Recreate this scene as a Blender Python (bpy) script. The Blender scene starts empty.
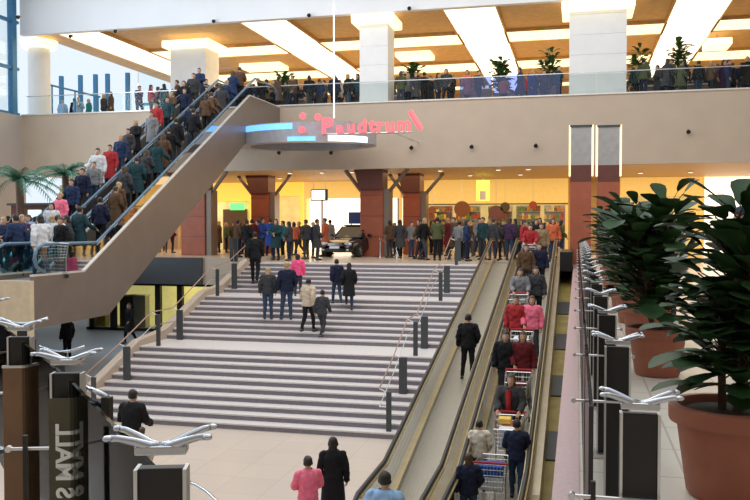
import bpy, math, random
import numpy as np
from mathutils import Vector, Matrix, noise
random.seed(7)
C = bpy.context.scene.collection
S = bpy.context.scene
R = math.radians
# ------------------------------------------------------------------ camera
F = 820.0; ZC = 1.4; YAW = math.atan((577-375)/F); PITCH = math.atan(24/F)
cam = bpy.data.objects.new('camera', bpy.data.cameras.new('camera')); C.objects.link(cam)
cam.location = (0, 0, ZC); cam.rotation_euler = (R(90)-PITCH, 0, YAW)
cam.data.sensor_width = 36; cam.data.lens = F/750*36; cam.data.clip_start = .05; cam.data.clip_end = 300
S.camera = cam
CM = cam.rotation_euler.to_matrix()
def ray(px, py): return (CM @ Vector((px-375, 250-py, -F))).normalized()
def atY(px, py, Y):
    d = ray(px, py); return Vector((0, 0, ZC)) + d*(Y/d.y)
def XY(px, Y, py=230): return atY(px, py, Y).x
def atZ(px, py, Z):
    d = ray(px, py); return Vector((0, 0, ZC)) + d*((Z-ZC)/d.z)
# ------------------------------------------------------------------ materials
def mat(name, col, rough=.6, metal=0, em=None, es=0, var=.08, scale=6, bump=0, spec=.5, coat=0):
    m = bpy.data.materials.new(name); m.use_nodes = True; nt = m.node_tree; b = nt.nodes['Principled BSDF']
    b.inputs['Roughness'].default_value = rough; b.inputs['Metallic'].default_value = metal
    b.inputs['Specular IOR Level'].default_value = spec; b.inputs['Coat Weight'].default_value = coat
    tc = nt.nodes.new('ShaderNodeTexCoord'); nz = nt.nodes.new('ShaderNodeTexNoise')
    nz.inputs['Scale'].default_value = scale; nz.inputs['Detail'].default_value = 4
    nt.links.new(tc.outputs['Object'], nz.inputs['Vector'])
    rp = nt.nodes.new('ShaderNodeValToRGB'); nt.links.new(nz.outputs['Fac'], rp.inputs['Fac'])
    rp.color_ramp.elements[0].position = .3; rp.color_ramp.elements[1].position = .7
    rp.color_ramp.elements[0].color = (*[c*(1-var) for c in col], 1); rp.color_ramp.elements[1].color = (*[min(1, c*(1+var)) for c in col], 1)
    nt.links.new(rp.outputs['Color'], b.inputs['Base Color'])
    if bump:
        bp = nt.nodes.new('ShaderNodeBump'); bp.inputs['Strength'].default_value = bump
        nt.links.new(nz.outputs['Fac'], bp.inputs['Height']); nt.links.new(bp.outputs['Normal'], b.inputs['Normal'])
    if em: b.inputs['Emission Color'].default_value = (*em, 1); b.inputs['Emission Strength'].default_value = es
    return m
def glass(name, tint=(.9, .97, .97), refl=.9, ior=1.45):
    m = bpy.data.materials.new(name); m.use_nodes = True; nt = m.node_tree; nt.nodes.clear()
    o = nt.nodes.new('ShaderNodeOutputMaterial'); t = nt.nodes.new('ShaderNodeBsdfTransparent'); g = nt.nodes.new('ShaderNodeBsdfGlossy')
    t.inputs['Color'].default_value = (*tint, 1); g.inputs['Roughness'].default_value = .03; g.inputs['Color'].default_value = (refl, refl, refl, 1)
    f = nt.nodes.new('ShaderNodeFresnel'); f.inputs['IOR'].default_value = ior
    mx = nt.nodes.new('ShaderNodeMixShader'); nt.links.new(f.outputs[0], mx.inputs[0]); nt.links.new(t.outputs[0], mx.inputs[1]); nt.links.new(g.outputs[0], mx.inputs[2]); nt.links.new(mx.outputs[0], o.inputs[0])
    return m
def tiles(name, col, col2, grout, sx, sy, rough=.25, wood=False):
    m = mat(name, col, rough); nt = m.node_tree; b = nt.nodes['Principled BSDF']
    br = nt.nodes.new('ShaderNodeTexBrick'); tc = nt.nodes.new('ShaderNodeTexCoord')
    nt.links.new(tc.outputs['Object'], br.inputs['Vector']); br.offset = 0
    br.inputs['Color1'].default_value = (*col, 1); br.inputs['Color2'].default_value = (*col2, 1); br.inputs['Mortar'].default_value = (*grout, 1)
    br.inputs['Scale'].default_value = 1; br.inputs['Mortar Size'].default_value = .008; br.inputs['Brick Width'].default_value = sx; br.inputs['Row Height'].default_value = sy
    nt.links.new(br.outputs['Color'], b.inputs['Base Color']); return m
M = {}
M['wall'] = mat('plaster_taupe', (.50, .40, .31), .7, var=.04, scale=1.2)
M['wallcool'] = mat('plaster_grey', (.47, .42, .38), .7, var=.05, scale=.8)
M['white'] = mat('white_plaster', (.80, .79, .78), .7, var=.03, scale=2)
M['fascia'] = mat('white_ceiling_panel', (.80, .79, .80), .6, var=.03, scale=.5)
M['gold'] = mat('gold_perforated_panel', (.55, .34, .14), .55, var=.12, scale=3, bump=.1)
M['soffit'] = mat('warm_soffit', (.62, .44, .25), .6, var=.08)
M['cove'] = mat('cove_light', (1, .9, .65), .5, em=(1, .86, .50), es=1.35)
M['covewhite'] = mat('cove_white', (1, .95, .85), .5, em=(1, .92, .70), es=1.7)
M['redwood'] = mat('red_brown_cladding', (.33, .085, .04), .45, var=.12, scale=2)
M['darkred'] = mat('dark_brown_cladding', (.12, .035, .025), .4, var=.1, scale=2)
M['greymetal'] = mat('grey_aluminium', (.40, .38, .37), .4, .5)
M['chrome'] = mat('polished_chrome', (.50, .52, .56), .2, 1, var=.03)
M['steel'] = mat('brushed_steel', (.60, .60, .60), .3, .9, var=.05)
M['black'] = mat('black_panel', (.008, .007, .007), .45)
M['rubber'] = mat('black_rubber', (.015, .015, .017), .5)
M['darkgrey'] = mat('dark_grey_panel', (.05, .055, .06), .45)
M['esc'] = mat('escalator_cladding', (.215, .17, .14), .38, .3, var=.06, scale=1.5)
M['trim'] = mat('light_edge_trim', (.72, .68, .62), .3, .4)
M['balu'] = mat('champagne_balustrade', (.40, .34, .24), .35, .5, var=.1, scale=3)
M['goldline'] = mat('brass_skirting', (.50, .39, .20), .4, .4)
M['belt'] = mat('travelator_belt', (.36, .33, .27), .5, .2, var=.06, scale=20)
M['olive'] = mat('olive_yellow_cladding', (.34, .26, .07), .5, var=.2, scale=3)
M['pink'] = mat('pinkish_granite_ledge', (.45, .31, .34), .3, var=.08, scale=30)
M['tread'] = mat('pale_stone_tread', (.62, .565, .54), .45, var=.05, scale=12)
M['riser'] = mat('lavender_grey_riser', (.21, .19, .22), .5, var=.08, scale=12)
M['floorlow'] = tiles('lower_floor_tiles', (.60, .50, .42), (.57, .475, .40), (.5, .42, .35), .9, .9)
M['floorleft'] = tiles('blue_grey_floor', (.30, .35, .40), (.27, .31, .36), (.2, .23, .27), .9, .9, rough=.5)
M['floorup'] = tiles('cream_floor_tiles', (.66, .54, .41), (.62, .5, .38), (.45, .36, .28), .6, .6)
M['floorgal'] = tiles('gallery_floor_tiles', (.72, .66, .58), (.68, .62, .54), (.5, .45, .4), .6, .6)
M['yellow'] = mat('yellow_shop_fascia', (.85, .60, .12), .5, em=(1, .62, .08), es=.75)
M['yellow2'] = mat('cream_yellow_fascia', (.8, .58, .22), .5, em=(1, .62, .16), es=.5)
M['shopwhite'] = mat('bright_shop_interior', (.95, .93, .85), .5, em=(1, .96, .82), es=1.5)
M['shopyel'] = mat('lit_yellow_interior', (.7, .6, .3), .5, em=(1, .82, .35), es=.35, var=.3, scale=1.5)
M['green'] = mat('lit_green_sign', (.1, .6, .15), .5, em=(.12, .9, .2), es=1.6)
M['screen'] = mat('lit_screen', (.9, .9, .9), .3, em=(1, .97, .95), es=2.0)
M['blueled'] = mat('blue_led', (.2, .5, 1), .4, em=(.12, .38, 1), es=1.4)
M['whiteled'] = mat('white_blue_led', (.8, .9, 1), .4, em=(.6, .85, 1), es=1.8)
M['redneon'] = mat('red_neon_letters', (.9, .1, .12), .4, em=(1, .13, .16), es=1.1)
M['bluebox'] = mat('blue_board', (.03, .06, .2), .4)
M['terracotta'] = mat('terracotta', (.31, .098, .052), .6, var=.12, scale=6, bump=.06)
M['soil'] = mat('potting_soil', (.03, .02, .012), .95, var=.4, scale=40, bump=.5)
M['leaf'] = mat('dark_glossy_leaf', (.024, .062, .018), .55, spec=.25, var=.5, scale=5)
M['leafmid'] = mat('mid_green_leaf', (.05, .12, .035), .45, var=.4, scale=5)
M['palm'] = mat('palm_frond', (.04, .17, .10), .5, var=.3, scale=5)
M['bark'] = mat('brown_bark', (.10, .06, .035), .8, var=.3, scale=20, bump=.3)
M['wood'] = mat('brown_wood_post', (.20, .105, .05), .5, var=.2, scale=4)  # brown of reflections in the left railing glass, set as solid colour
M['planter'] = mat('brown_planter', (.22, .12, .08), .6)
M['glass'] = glass('clear_glass', (.95, .98, .98), .8, 1.2)
M['glassteal'] = glass('teal_balustrade_glass', (.62, .82, .88), .6, 1.2)
M['glassblue'] = glass('blue_banner_glass', (.45, .55, .95), .9, 1.7)
M['glassamber'] = glass('grey_green_glass', (.86, .88, .84), .4, 1.15)
M['letter'] = mat('white_letter', (.85, .87, .88), .4)
M['carpaint'] = mat('dark_car_paint', (.02, .023, .03), .2, .6, coat=1)
M['carglass'] = mat('dark_car_glass', (.02, .025, .03), .05)
M['headlamp'] = mat('clear_headlamp', (.7, .72, .75), .1, .4)
M['blueframe'] = mat('blue_window_frame', (.05, .20, .38), .4, .3)
M['cloth'] = {}
def cl(name, col):
    if name not in M['cloth']: M['cloth'][name] = mat('cloth_'+name.replace(' ', '_'), col, .85, var=.15, scale=14, bump=.15, spec=.2)
    return M['cloth'][name]
COL = {'black': (.012, .012, .014), 'charcoal': (.045, .045, .05), 'navy blue': (.014, .018, .042), 'dark blue': (.02, .035, .085), 'bright blue': (.03, .08, .32),
       'grey': (.20, .20, .21), 'pale grey': (.42, .42, .43), 'beige': (.52, .42, .31), 'cream': (.68, .6, .5), 'white': (.62, .62, .64), 'brown': (.10, .055, .03),
       'olive green': (.08, .09, .04), 'teal': (.02, .17, .18), 'dark teal': (.018, .05, .06), 'red': (.38, .03, .035), 'dark red': (.12, .015, .02), 'pink': (.85, .18, .28),
       'hot pink': (.85, .10, .25), 'orange': (.65, .16, .07), 'purple': (.06, .03, .075), 'light blue': (.25, .40, .60), 'denim blue': (.035, .06, .11), 'tan': (.30, .2, .11)}
for k, v in COL.items(): cl(k, v)
HAIR = {'dark': mat('dark_hair', (.015, .011, .009), .6, bump=.4, scale=60), 'brown': mat('brown_hair', (.06, .03, .015), .6, bump=.4, scale=60),
        'fair': mat('fair_hair', (.42, .28, .14), .6, bump=.4, scale=60), 'grey': mat('grey_hair', (.4, .39, .38), .6, bump=.4, scale=60)}
SKIN = mat('skin', (.56, .33, .23), .55, var=.06, scale=8); EYE = mat('eye_dark', (.02, .015, .012), .2); LIP = mat('lip', (.42, .15, .13), .5)
SHOE = mat('dark_shoe', (.02, .017, .015), .45)
# ------------------------------------------------------------------ mesh builder
class MB:
    def __init__(s): s.v = []; s.f = []; s.mi = []; s.cur = 0
    def add(s, v, f):
        n = len(s.v); s.v += [tuple(p) for p in v]; s.f += [tuple(i+n for i in q) for q in f]; s.mi += [s.cur]*len(f); return s
    def box(s, x0, x1, y0, y1, z0, z1):
        x0, x1 = sorted((x0, x1)); y0, y1 = sorted((y0, y1)); z0, z1 = sorted((z0, z1))
        return s.add([(x, y, z) for x in (x0, x1) for y in (y0, y1) for z in (z0, z1)],
                     [(0, 1, 3, 2), (4, 6, 7, 5), (0, 4, 5, 1), (2, 3, 7, 6), (0, 2, 6, 4), (1, 5, 7, 3)])
    def obox(s, c, size, rotz=0, rx=0):
        a, b, d = [q/2 for q in size]; m = Matrix.Translation(c) @ Matrix.Rotation(rotz, 4, 'Z') @ Matrix.Rotation(rx, 4, 'X')
        return s.add([m @ Vector((x, y, z)) for x in (-a, a) for y in (-b, b) for z in (-d, d)],
                     [(0, 1, 3, 2), (4, 6, 7, 5), (0, 4, 5, 1), (2, 3, 7, 6), (0, 2, 6, 4), (1, 5, 7, 3)])
    def tube(s, pts, r, n=8, cap=True):
        pts = [Vector(p) for p in pts]; rs = r if isinstance(r, (list, tuple)) else [r]*len(pts)
        v = []; f = []; up = None
        for i, p in enumerate(pts):
            t = (pts[min(i+1, len(pts)-1)]-pts[max(i-1, 0)]).normalized()
            if up is None: up = Vector((0, 0, 1)) if abs(t.z) < .9 else Vector((1, 0, 0))
            a = t.cross(up).normalized(); b = a.cross(t).normalized(); up = b
            for k in range(n):
                q = 2*math.pi*k/n; v.append(p+(a*math.cos(q)+b*math.sin(q))*rs[i])
        for i in range(len(pts)-1):
            for k in range(n): f.append((i*n+k, i*n+(k+1) % n, (i+1)*n+(k+1) % n, (i+1)*n+k))
        if cap: f.append(tuple(range(n-1, -1, -1))); f.append(tuple((len(pts)-1)*n+k for k in range(n)))
        return s.add(v, f)
    def loft(s, rings, n=16, c=(0, 0)):      # rings: (z, rx, ry, cx, cy)
        v = []; f = []
        for (z, rx, ry, cx, cy) in rings:
            for k in range(n):
                q = 2*math.pi*k/n; v.append((c[0]+cx+rx*math.cos(q), c[1]+cy+ry*math.sin(q), z))
        for i in range(len(rings)-1):
            for k in range(n): f.append((i*n+k, i*n+(k+1) % n, (i+1)*n+(k+1) % n, (i+1)*n+k))
        f.append(tuple(range(n-1, -1, -1))); f.append(tuple((len(rings)-1)*n+k for k in range(n)))
        return s.add(v, f)
    def ball(s, c, rx, ry=None, rz=None, n=12):
        ry = ry or rx; rz = rz or rx
        return s.loft([(c[2]-rz*math.cos(math.pi*i/n), max(rx*math.sin(math.pi*i/n), rx*.02), max(ry*math.sin(math.pi*i/n), ry*.02), c[0], c[1]) for i in range(n+1)], n)
    def lathe(s, prof, c=(0, 0, 0), n=24): return s.loft([(c[2]+z, r, r, c[0], c[1]) for r, z in prof], n)
    def prism(s, poly, axis, a0, a1):       # poly in the two other axes
        n = len(poly); v = []
        for a in (a0, a1):
            for (p, q) in poly: v.append({'x': (a, p, q), 'y': (p, a, q), 'z': (p, q, a)}[axis])
        f = [tuple(range(n-1, -1, -1)), tuple(range(n, 2*n))]+[(k, (k+1) % n, n+(k+1) % n, n+k) for k in range(n)]
        return s.add(v, f)
    def ribbon(s, path, x0, x1, o0, o1):    # band following a (Y,Z) path, vertical offsets o0..o1
        v = []; f = []
        for (y, z) in path: v += [(x0, y, z+o0), (x1, y, z+o0), (x1, y, z+o1), (x0, y, z+o1)]
        for i in range(len(path)-1):
            for k in range(4): f.append((4*i+k, 4*i+(k+1) % 4, 4*i+4+(k+1) % 4, 4*i+4+k))
        n = 4*(len(path)-1); f += [(3, 2, 1, 0), (n, n+1, n+2, n+3)]
        return s.add(v, f)
    def build(s, name, m, parent=None, origin=None, smooth=False, bevel=0):
        o = Vector(origin) if origin is not None else (Vector(parent.location)+(Vector(parent.parent.location) if parent.parent else Vector()) if parent else None)
        if o is None:
            a = np.array(s.v); o = Vector(((a[:, 0].min()+a[:, 0].max())/2, (a[:, 1].min()+a[:, 1].max())/2, a[:, 2].min()))
        me = bpy.data.meshes.new(name); me.from_pydata([tuple(Vector(p)-o) for p in s.v], [], s.f)
        for x in (m if isinstance(m, list) else [m]): me.materials.append(x)
        if isinstance(m, list): me.polygons.foreach_set('material_index', s.mi)
        if smooth: me.polygons.foreach_set('use_smooth', [True]*len(me.polygons))
        me.update(); ob = bpy.data.objects.new(name, me); C.objects.link(ob)
        if parent:
            ob.parent = parent
            pw = Vector(parent.location)
            if parent.parent: pw += Vector(parent.parent.location)
            ob.location = o-pw if origin is not None else (0, 0, 0)
        else: ob.location = o
        if bevel:
            b = ob.modifiers.new('bevel', 'BEVEL'); b.width = bevel; b.segments = 2; b.limit_method = 'ANGLE'
        return ob
def tag(o, label, cat, group=None, kind=None):
    o['label'] = label; o['category'] = cat
    if group: o['group'] = group
    if kind: o['kind'] = kind
    return o
def thing(name, label, cat, loc=(0, 0, 0), group=None):
    o = bpy.data.objects.new(name, None); C.objects.link(o); o.location = loc; o.empty_display_size = .1
    return tag(o, label, cat, group)
def struct(o): o['kind'] = 'structure'; return o
def copy_tree(o, parent=None):
    c = o.copy(); C.objects.link(c)
    if parent: c.parent = parent
    for ch in [q for q in KIDS.get(o.name, [])]:
        copy_tree(ch, c)
    return c
KIDS = {}
def index_kids():
    KIDS.clear()
    for q in bpy.data.objects:
        if q.parent: KIDS.setdefault(q.parent.name, []).append(q)
def rounded_panel(mb, *a): mb.box(*a)
ORD = ['', 'first', 'second', 'third', 'fourth', 'fifth', 'sixth', 'seventh', 'eighth', 'ninth', 'tenth', 'eleventh', 'twelfth', 'thirteenth', 'fourteenth', 'fifteenth', 'sixteenth', 'seventeenth', 'eighteenth', 'nineteenth', 'twentieth']
def ordinal(i):
    if i <= 20: return ORD[i]
    t = {2: 'twenty', 3: 'thirty', 4: 'forty', 5: 'fifty'}[i//10]
    return (t+'-'+ORD[i % 10]) if i % 10 else {3: 'thirtieth', 4: 'fortieth', 5: 'fiftieth'}[i//10]
# ------------------------------------------------------------------ levels
ZL = -3.375; ZU = 6.75; YF = 36.0; SOF = 3.97; BT = 6.9; CE = 10.9
SX0, SX1 = -12.1, -3.3
STEP = .135
profile = []; y = 17.8; z = ZL
for nst, tr, land in ((10, .36, 1.4), (8, .38, 1.3), (7, .38, 0)):
    for k in range(nst):
        z += STEP; last = (k == nst-1)
        dep = tr if not last else (tr*.0+land+.2 if land else 1.0)
        profile.append((y, y+dep, z)); y += dep
YP = profile[-1][0]                       # plaza edge
R0, R1 = 13.0, 30.0
def rampz(Y): return ZL if Y < R0 else (0 if Y > R1 else ZL*(1-(Y-R0)/(R1-R0)))
def ground(X, Y):
    if Y > YP: return 0
    if X > -3.2 and X < -.6: return rampz(Y)
    if SX0 < X < SX1:
        for a, b, zz in profile:
            if a <= Y < b: return zz
    if X > .02: return 0
    return ZL
def foot(px, py):
    d = ray(px, py); p = Vector((0, 0, ZC)); t = 2
    while t < 60:
        q = p+d*t
        if q.z <= ground(q.x, q.y): return Vector((q.x, q.y, ground(q.x, q.y)))
        t += .03
    return q
# ------------------------------------------------------------------ setting
def slab(poly, z0, z1, name, m):
    return struct(MB().prism(poly, 'z', z0, z1).build(name, m, origin=(0, 0, 0)))
slab([(-27, -2), (9, -2), (9, 46), (-12.2, 46), (-12.2, 23), (-27, 23)], ZL-.3, ZL, 'floor', M['floorlow'])
slab([(-27, 23), (-12.2, 23), (-12.2, 46), (-27, 46)], ZL-.3, ZL, 'floor', M['floorleft'])
slab([(-12.1, YP+.9), (11, YP+.9), (11, 46), (-12.1, 46)], -.5, 0, 'floor', M['floorup'])
slab([(-20.5, 33), (-12.1, 33), (-12.1, 46), (-20.5, 46)], -.5, 0, 'floor', M['floorup'])
slab([(-27, 18), (-16.6, 18), (-16.6, 26), (-20.5, 26), (-20.5, 46), (-27, 46)], -.5, 0, 'floor', M['floorup'])
slab([(0.02, 2.2), (-.87, 1.45), (-2.6, 3.3), (-4.5, 1.2), (-2, -2), (11, -2), (11, YP+.9), (.02, YP+.9)], -.4, -.001, 'floor', M['floorgal'])
struct(MB().box(-.115, .02, 2.35, YP+.9, -.45, .02).build('trim_1', M['pink']))
struct(MB().box(-.13, .02, 2.35, YP+.9, ZL, -.45).build('wall_gallery', M['olive']))
# dark fascia of plaza slab left of the stairs + lower shop front
struct(MB().box(-20.5, -15.8, 32.7, 33, -1.15, .02).build('trim_2', M['darkgrey']))
struct(MB().box(-15.8, -12.1, 32.8, 33, -1.15, .02).build('trim_14', M['wall']))
struct(MB().box(-26.9, -13.3, 17.85, 18, -1.5, .02).build('trim_3', mat('beige_fascia', (.62, .5, .34), .6)))
struct(MB().box(-26.9, -13.4, 18.0, 18.2, -2.4, -1.5).build('wall_lower_left', M['darkgrey']))
# stair side wall (stringer)
pth = [(17.6, ZL)]+[(a, zz) for a, b, zz in profile]+[(33, 0)]
st = MB(); st.prism([(17.6, ZL)]+[(a, zz+.16) for a, b, zz in profile]+[(YP+3.9, .16), (YP+3.9, ZL)], 'x', SX0-.25, SX0); struct(st.build('wall_stair_left', M['wall']))
struct(MB().prism([(17.6, ZL)]+[(a, zz+.02) for a, b, zz in profile]+[(YP+.9, 0), (YP+.9, ZL)], 'x', SX1, SX1+.08).build('wall_stair_right', M['greymetal']))
# upper floor slab with front band
xb = [-27, 11]
struct(MB().box(-27, 11, YF, 62, SOF+.25, ZU).build('floor', M['floorup']))
struct(MB().box(-27, 11, YF-.25, YF, SOF, BT).build('wall_band', M['wall']))
struct(MB().box(-27, 11, YF-.3, YF+.02, BT, BT+.06).build('trim_4', M['trim']))
struct(MB().box(-27, 11, YF, 46, SOF, SOF+.25).build('ceiling', M['soffit']))
# upper ceiling
struct(MB().box(-27, 11, YF, 62, CE+.25, CE+.5).build('ceiling', M['gold']))
struct(MB().box(-27, 11, YF-.3, YF, CE, CE+3.5).build('wall_ceiling_fascia', M['fascia']))
struct(MB().box(-27, 11, YF-1.2, YF-.3, CE+2.2, CE+2.4).build('trim_5', M['fascia']))
struct(MB().box(-27, 11, 61.8, 62, ZU, CE+.3).build('wall_upper_back', M['soffit']))
struct(MB().box(11, 11.2, -2, 62, ZL, CE+3.4).build('wall_right', M['wall']))
struct(MB().box(-27.3, -27, 8, YF, ZL, BT).build('wall_left', M['wallcool']))
struct(MB().box(-27.3, 11, 46, 46.2, -.02, SOF).build('wall_shops', M['soffit']))
struct(MB().box(-27, 11.2, -2.3, -2, ZL, 8).build('wall_behind', M['wall']))
# left glazed wall
w = struct(MB().box(-27.2, -27.1, 8, YF-.3, BT, 14).build('window_1', M['glass'], origin=(-27.15, 22, BT)))
fr = MB()
for yy in (14, 18.5, 23, 27.5, 31.5, 35.3): fr.box(-27.3, -27, yy-.16, yy+.16, BT, 14)
for zz in (BT+.05, 9.2, 11.5): fr.box(-27.25, -27.05, 8, YF-.3, zz-.07, zz+.07)
o = fr.build('window_frame', M['blueframe'], w)
w2 = struct(MB().box(-27, -17, 47.0, 47.05, ZU, CE+.2).build('window_2', M['glass'], origin=(-22, 47, ZU)))
fr = MB()
for px_ in (63, 82, 97, 109, 129): 
    x = XY(px_, 47); fr.box(x-.12, x+.12, 46.9, 47.1, ZU, CE+.2)
fr.box(-27, -17, 46.9, 47.1, 9.0, 9.15); fr.build('window_frame', M['blueframe'], w2)
# back of the upper floor left of the glazing: opening to daylight (no wall), ceiling stays
# ceiling coves: recessed luminous strips
def cove(x0, x1, y0, y1, zz=CE+.14, m=M['cove'], nm='ceiling_light_strip', lab='', cat='ceiling light', grp='luminous strips in the gold ceiling'):
    t = thing(nm, lab, cat, ((x0+x1)/2, (y0+y1)/2, zz), grp)
    MB().box(x0, x1, y0, y1, zz, zz+.1).build('diffuser', m, t)
    f_ = MB(); e = .08
    f_.box(x0-e, x0, y0-e, y1+e, zz-.05, zz+.1).box(x1, x1+e, y0-e, y1+e, zz-.05, zz+.1).box(x0, x1, y0-e, y0, zz-.05, zz+.1).box(x0, x1, y1, y1+e, zz-.05, zz+.1)
    f_.build('frame', M['gold'], t); return t
for i, x in enumerate((-24.2, -14.4, -4.7, 5.2)):
    cove(x-1.15, x+1.15, YF+.4, 60, m=M['covewhite'], lab='wide luminous ceiling strip running into the depth, '+['leftmost by the windows', 'above the escalator top', 'between the two white columns', 'right of the wide white column'][i])
for j, (y0, y1) in enumerate(((41.3, 43.6), (48.6, 51.2), (56.5, 58))):
    xs = [(-23, -15.6), (-13.2, -5.9), (-3.5, 4.0), (6.4, 10.9)]
    for i, (x0, x1) in enumerate(xs):
        cove(x0, x1, y0, y1, lab='crosswise luminous ceiling strip, %s row, %s bay' % (['nearest', 'middle', 'farthest'][j], ['leftmost', 'second from left', 'third from left', 'rightmost'][i]), grp='crosswise ceiling strips')
for i, (px, py, yy) in enumerate(((264, 66, 47), (415, 55, 46), (717, 44, 45))):
    p = atY(px, py, yy)
    t = thing('ceiling_lantern', ['wide yellow light box hanging over the upper crowd on the left', 'yellow light box hanging above the potted tree right of the narrow column', 'small yellow light box hanging at the far right'][i], 'lamp', (p.x, p.y, p.z-.25), 'hanging light boxes')
    hw = (1.3, 1.0, .6)[i]
    MB().box(p.x-hw, p.x+hw, yy-.8, yy+.8, p.z-.2, p.z+.15).build('lamp_shade', M['cove'], t, bevel=.04)
    MB().tube([(p.x, yy, p.z+.15), (p.x, yy, CE+.25)], .03).build('rod', M['steel'], t)
# ------------------------------------------------------------------ white upper columns + glowing capitals
for i, (a, b, nm) in enumerate(((172, 207, 'above the escalator top'), (360, 388, 'in the middle of the upper floor'), (568, 625, 'on the upper floor, widest one'))):
    YC = YF+(2.6 if i == 0 else 0); x0, x1 = XY(a, YC+.15), XY(b, YC+.15); dd = min(x1-x0, 1.6)
    t = thing('column', 'white clad column with glowing capital '+nm, 'column', ((x0+x1)/2, YC+.1+dd/2, ZU), 'white upper columns')
    sh = MB(); z0 = BT+.06
    while z0 < CE-.45: sh.box(x0, x1, YC+.1, YC+.1+dd, z0, min(z0+.85, CE-.4)-.012); z0 += .85
    sh.box(x0+.02, x1-.02, YC+.12, YC+.08+dd, ZU, CE-.4); sh.build('shaft', M['white'], t)
    MB().box(x0-.32, x1+.32, YC-.22, YC+dd+.4, CE-.38, CE-.02).build('capital', M['cove'], t, bevel=.03)
# left big rounded column near glazing
x = XY(41, YF+1.5); t = thing('column', 'round pale column beside the blue window frame at upper left', 'column', (x, YF+1.5, BT))
MB().loft([(ZU, .55, .55, x, YF+1.5), (CE, .55, .55, x, YF+1.5)], 24).build('shaft', M['white'], t, smooth=False)
MB().loft([(CE-.3, .8, .8, x, YF+1.5), (CE+.1, .95, .95, x, YF+1.5)], 24).build('capital', M['cove'], t)
# ------------------------------------------------------------------ lower red-brown columns
def brown_col(px0, px1, Y, lab, struts=True, dep=.9, side=True):
    x0, x1 = XY(px0, Y), XY(px1, Y)
    t = thing('column', lab, 'column', ((x0+x1)/2, Y+dep/2, 0), 'red brown plaza columns')
    sh = MB(); sh.box(x0, x1, Y, Y+dep, 0, 3.05); sh.build('shaft', M['redwood'], t, bevel=.03)
    MB().prism([(x0, 3.05), (x1, 3.05), (x1+.02, SOF), (x0-.25, SOF)], 'y', Y-.12, Y+dep).build('capital', M['darkred'], t)
    if side:
        MB().box(x1, x1+.28, Y+.08, Y+dep-.1, 0, 3.1).build('side_pilaster', M['esc'], t)
    for k in range(3): MB().box(x0-.012, x1+.012, Y-.012, Y+dep+.01, .95*k+.9, .95*k+.92).build('joint_strip', M['darkred'], t)
    if struts:
        MB().tube([(x1+.2, Y+.3, 2.95), (x1+1.15, Y-.02, SOF)], .09).build('strut', M['esc'], t)
        MB().tube([(x0-.02, Y+.3, 3.0), (x0-.7, Y+.0, SOF)], .09).build('strut', M['esc'], t)
    return t
brown_col(360, 383, YF+.3, 'red brown column behind the display car')
brown_col(403, 420, YF+3.5, 'narrower red brown column right of the one behind the car')
brown_col(181, 205, YF-.1, 'dark red brown column beside the escalator underside')
brown_col(251, 269, YF+3.2, 'orange lit red brown column between yellow shop and white shop')
# tall pilasters on the right
for i, (a, b) in enumerate(((570, 591), (597, 619))):
    Y = 30.6; x0, x1 = XY(a, Y), XY(b, Y)
    t = thing('pilaster', 'tall two tone pilaster with gold edge strips, '+('left one' if i == 0 else 'right one')+' of the pair', 'column', ((x0+x1)/2, Y+.4, 0), 'pair of tall pilasters')
    zt = atY((a+b)/2, 125, Y).z; zm = atY((a+b)/2, 165, Y).z; zn = atY((a+b)/2, 182, Y).z
    MB().box(x0, x1, Y, Y+.8, 0, zn).build('lower_cladding', M['redwood'], t)
    MB().box(x0, x1, Y, Y+.8, zn, zm).build('collar', M['darkred'], t)
    MB().box(x0, x1, Y, Y+.8, zm, zt).build('upper_cladding', M['greymetal'], t)
    MB().box(x0-.02, x1+.02, Y-.03, Y+.82, zt-.08, zt).build('cap', M['darkgrey'], t)
    for xx in (x0-.06, x1): MB().box(xx, xx+.07, Y-.02, Y+.3, zm-.4, zt).build('edge_light', mat('warm_edge', (1, .8, .5), .4, em=(1, .75, .4), es=.9), t)
# ------------------------------------------------------------------ staircase
sc = thing('staircase', 'wide three flight staircase of pale treads and grey risers up to the plaza', 'stairs', ((SX0+SX1)/2, 17.8, ZL))
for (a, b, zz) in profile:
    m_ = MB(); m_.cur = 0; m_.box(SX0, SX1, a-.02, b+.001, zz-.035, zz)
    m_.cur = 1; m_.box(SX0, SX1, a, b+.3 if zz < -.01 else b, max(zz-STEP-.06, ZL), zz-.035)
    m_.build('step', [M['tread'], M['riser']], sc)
# stair posts and handrail
def stair_rail(pts, lab):
    t = thing('stair_handrail', lab, 'handrail', pts[0]); pts = [Vector(p) for p in pts]
    for i, p in enumerate(pts):
        b = MB(); w_ = .1 if i % 2 else .06
        b.box(p.x-w_, p.x+w_, p.y-.03, p.y+.03, p.z, p.z+.9); b.build('post', M['darkgrey'], t, bevel=.01)
    r_ = MB()
    r_.tube([p+Vector((-.22, 0, .96)) for p in pts], .017); r_.build('rail', mat('orange_wood_rail', (.38, .24, .17), .4), t, smooth=True)
    r_ = MB(); r_.tube([p+Vector((-.22, 0, .55)) for p in pts], .012)
    for p in pts: r_.tube([p+Vector((0, 0, .86)), p+Vector((-.22, 0, .96))], .012); r_.tube([p+Vector((0, 0, .55)), p+Vector((-.22, 0, .55))], .012)
    r_.build('bracket', M['steel'], t)
def sp(X, Y): return (X, Y, ground(X, Y))
stair_rail([sp(-4.1, 17.95), sp(-4.1, 19.5), sp(-4.12, 21.2), sp(-4.12, 22.5), sp(-4.14, 25.4), sp(-4.16, 26.8), sp(-4.2, YP+.2)], 'handrail on dark posts down the right side of the stairs')
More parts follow.
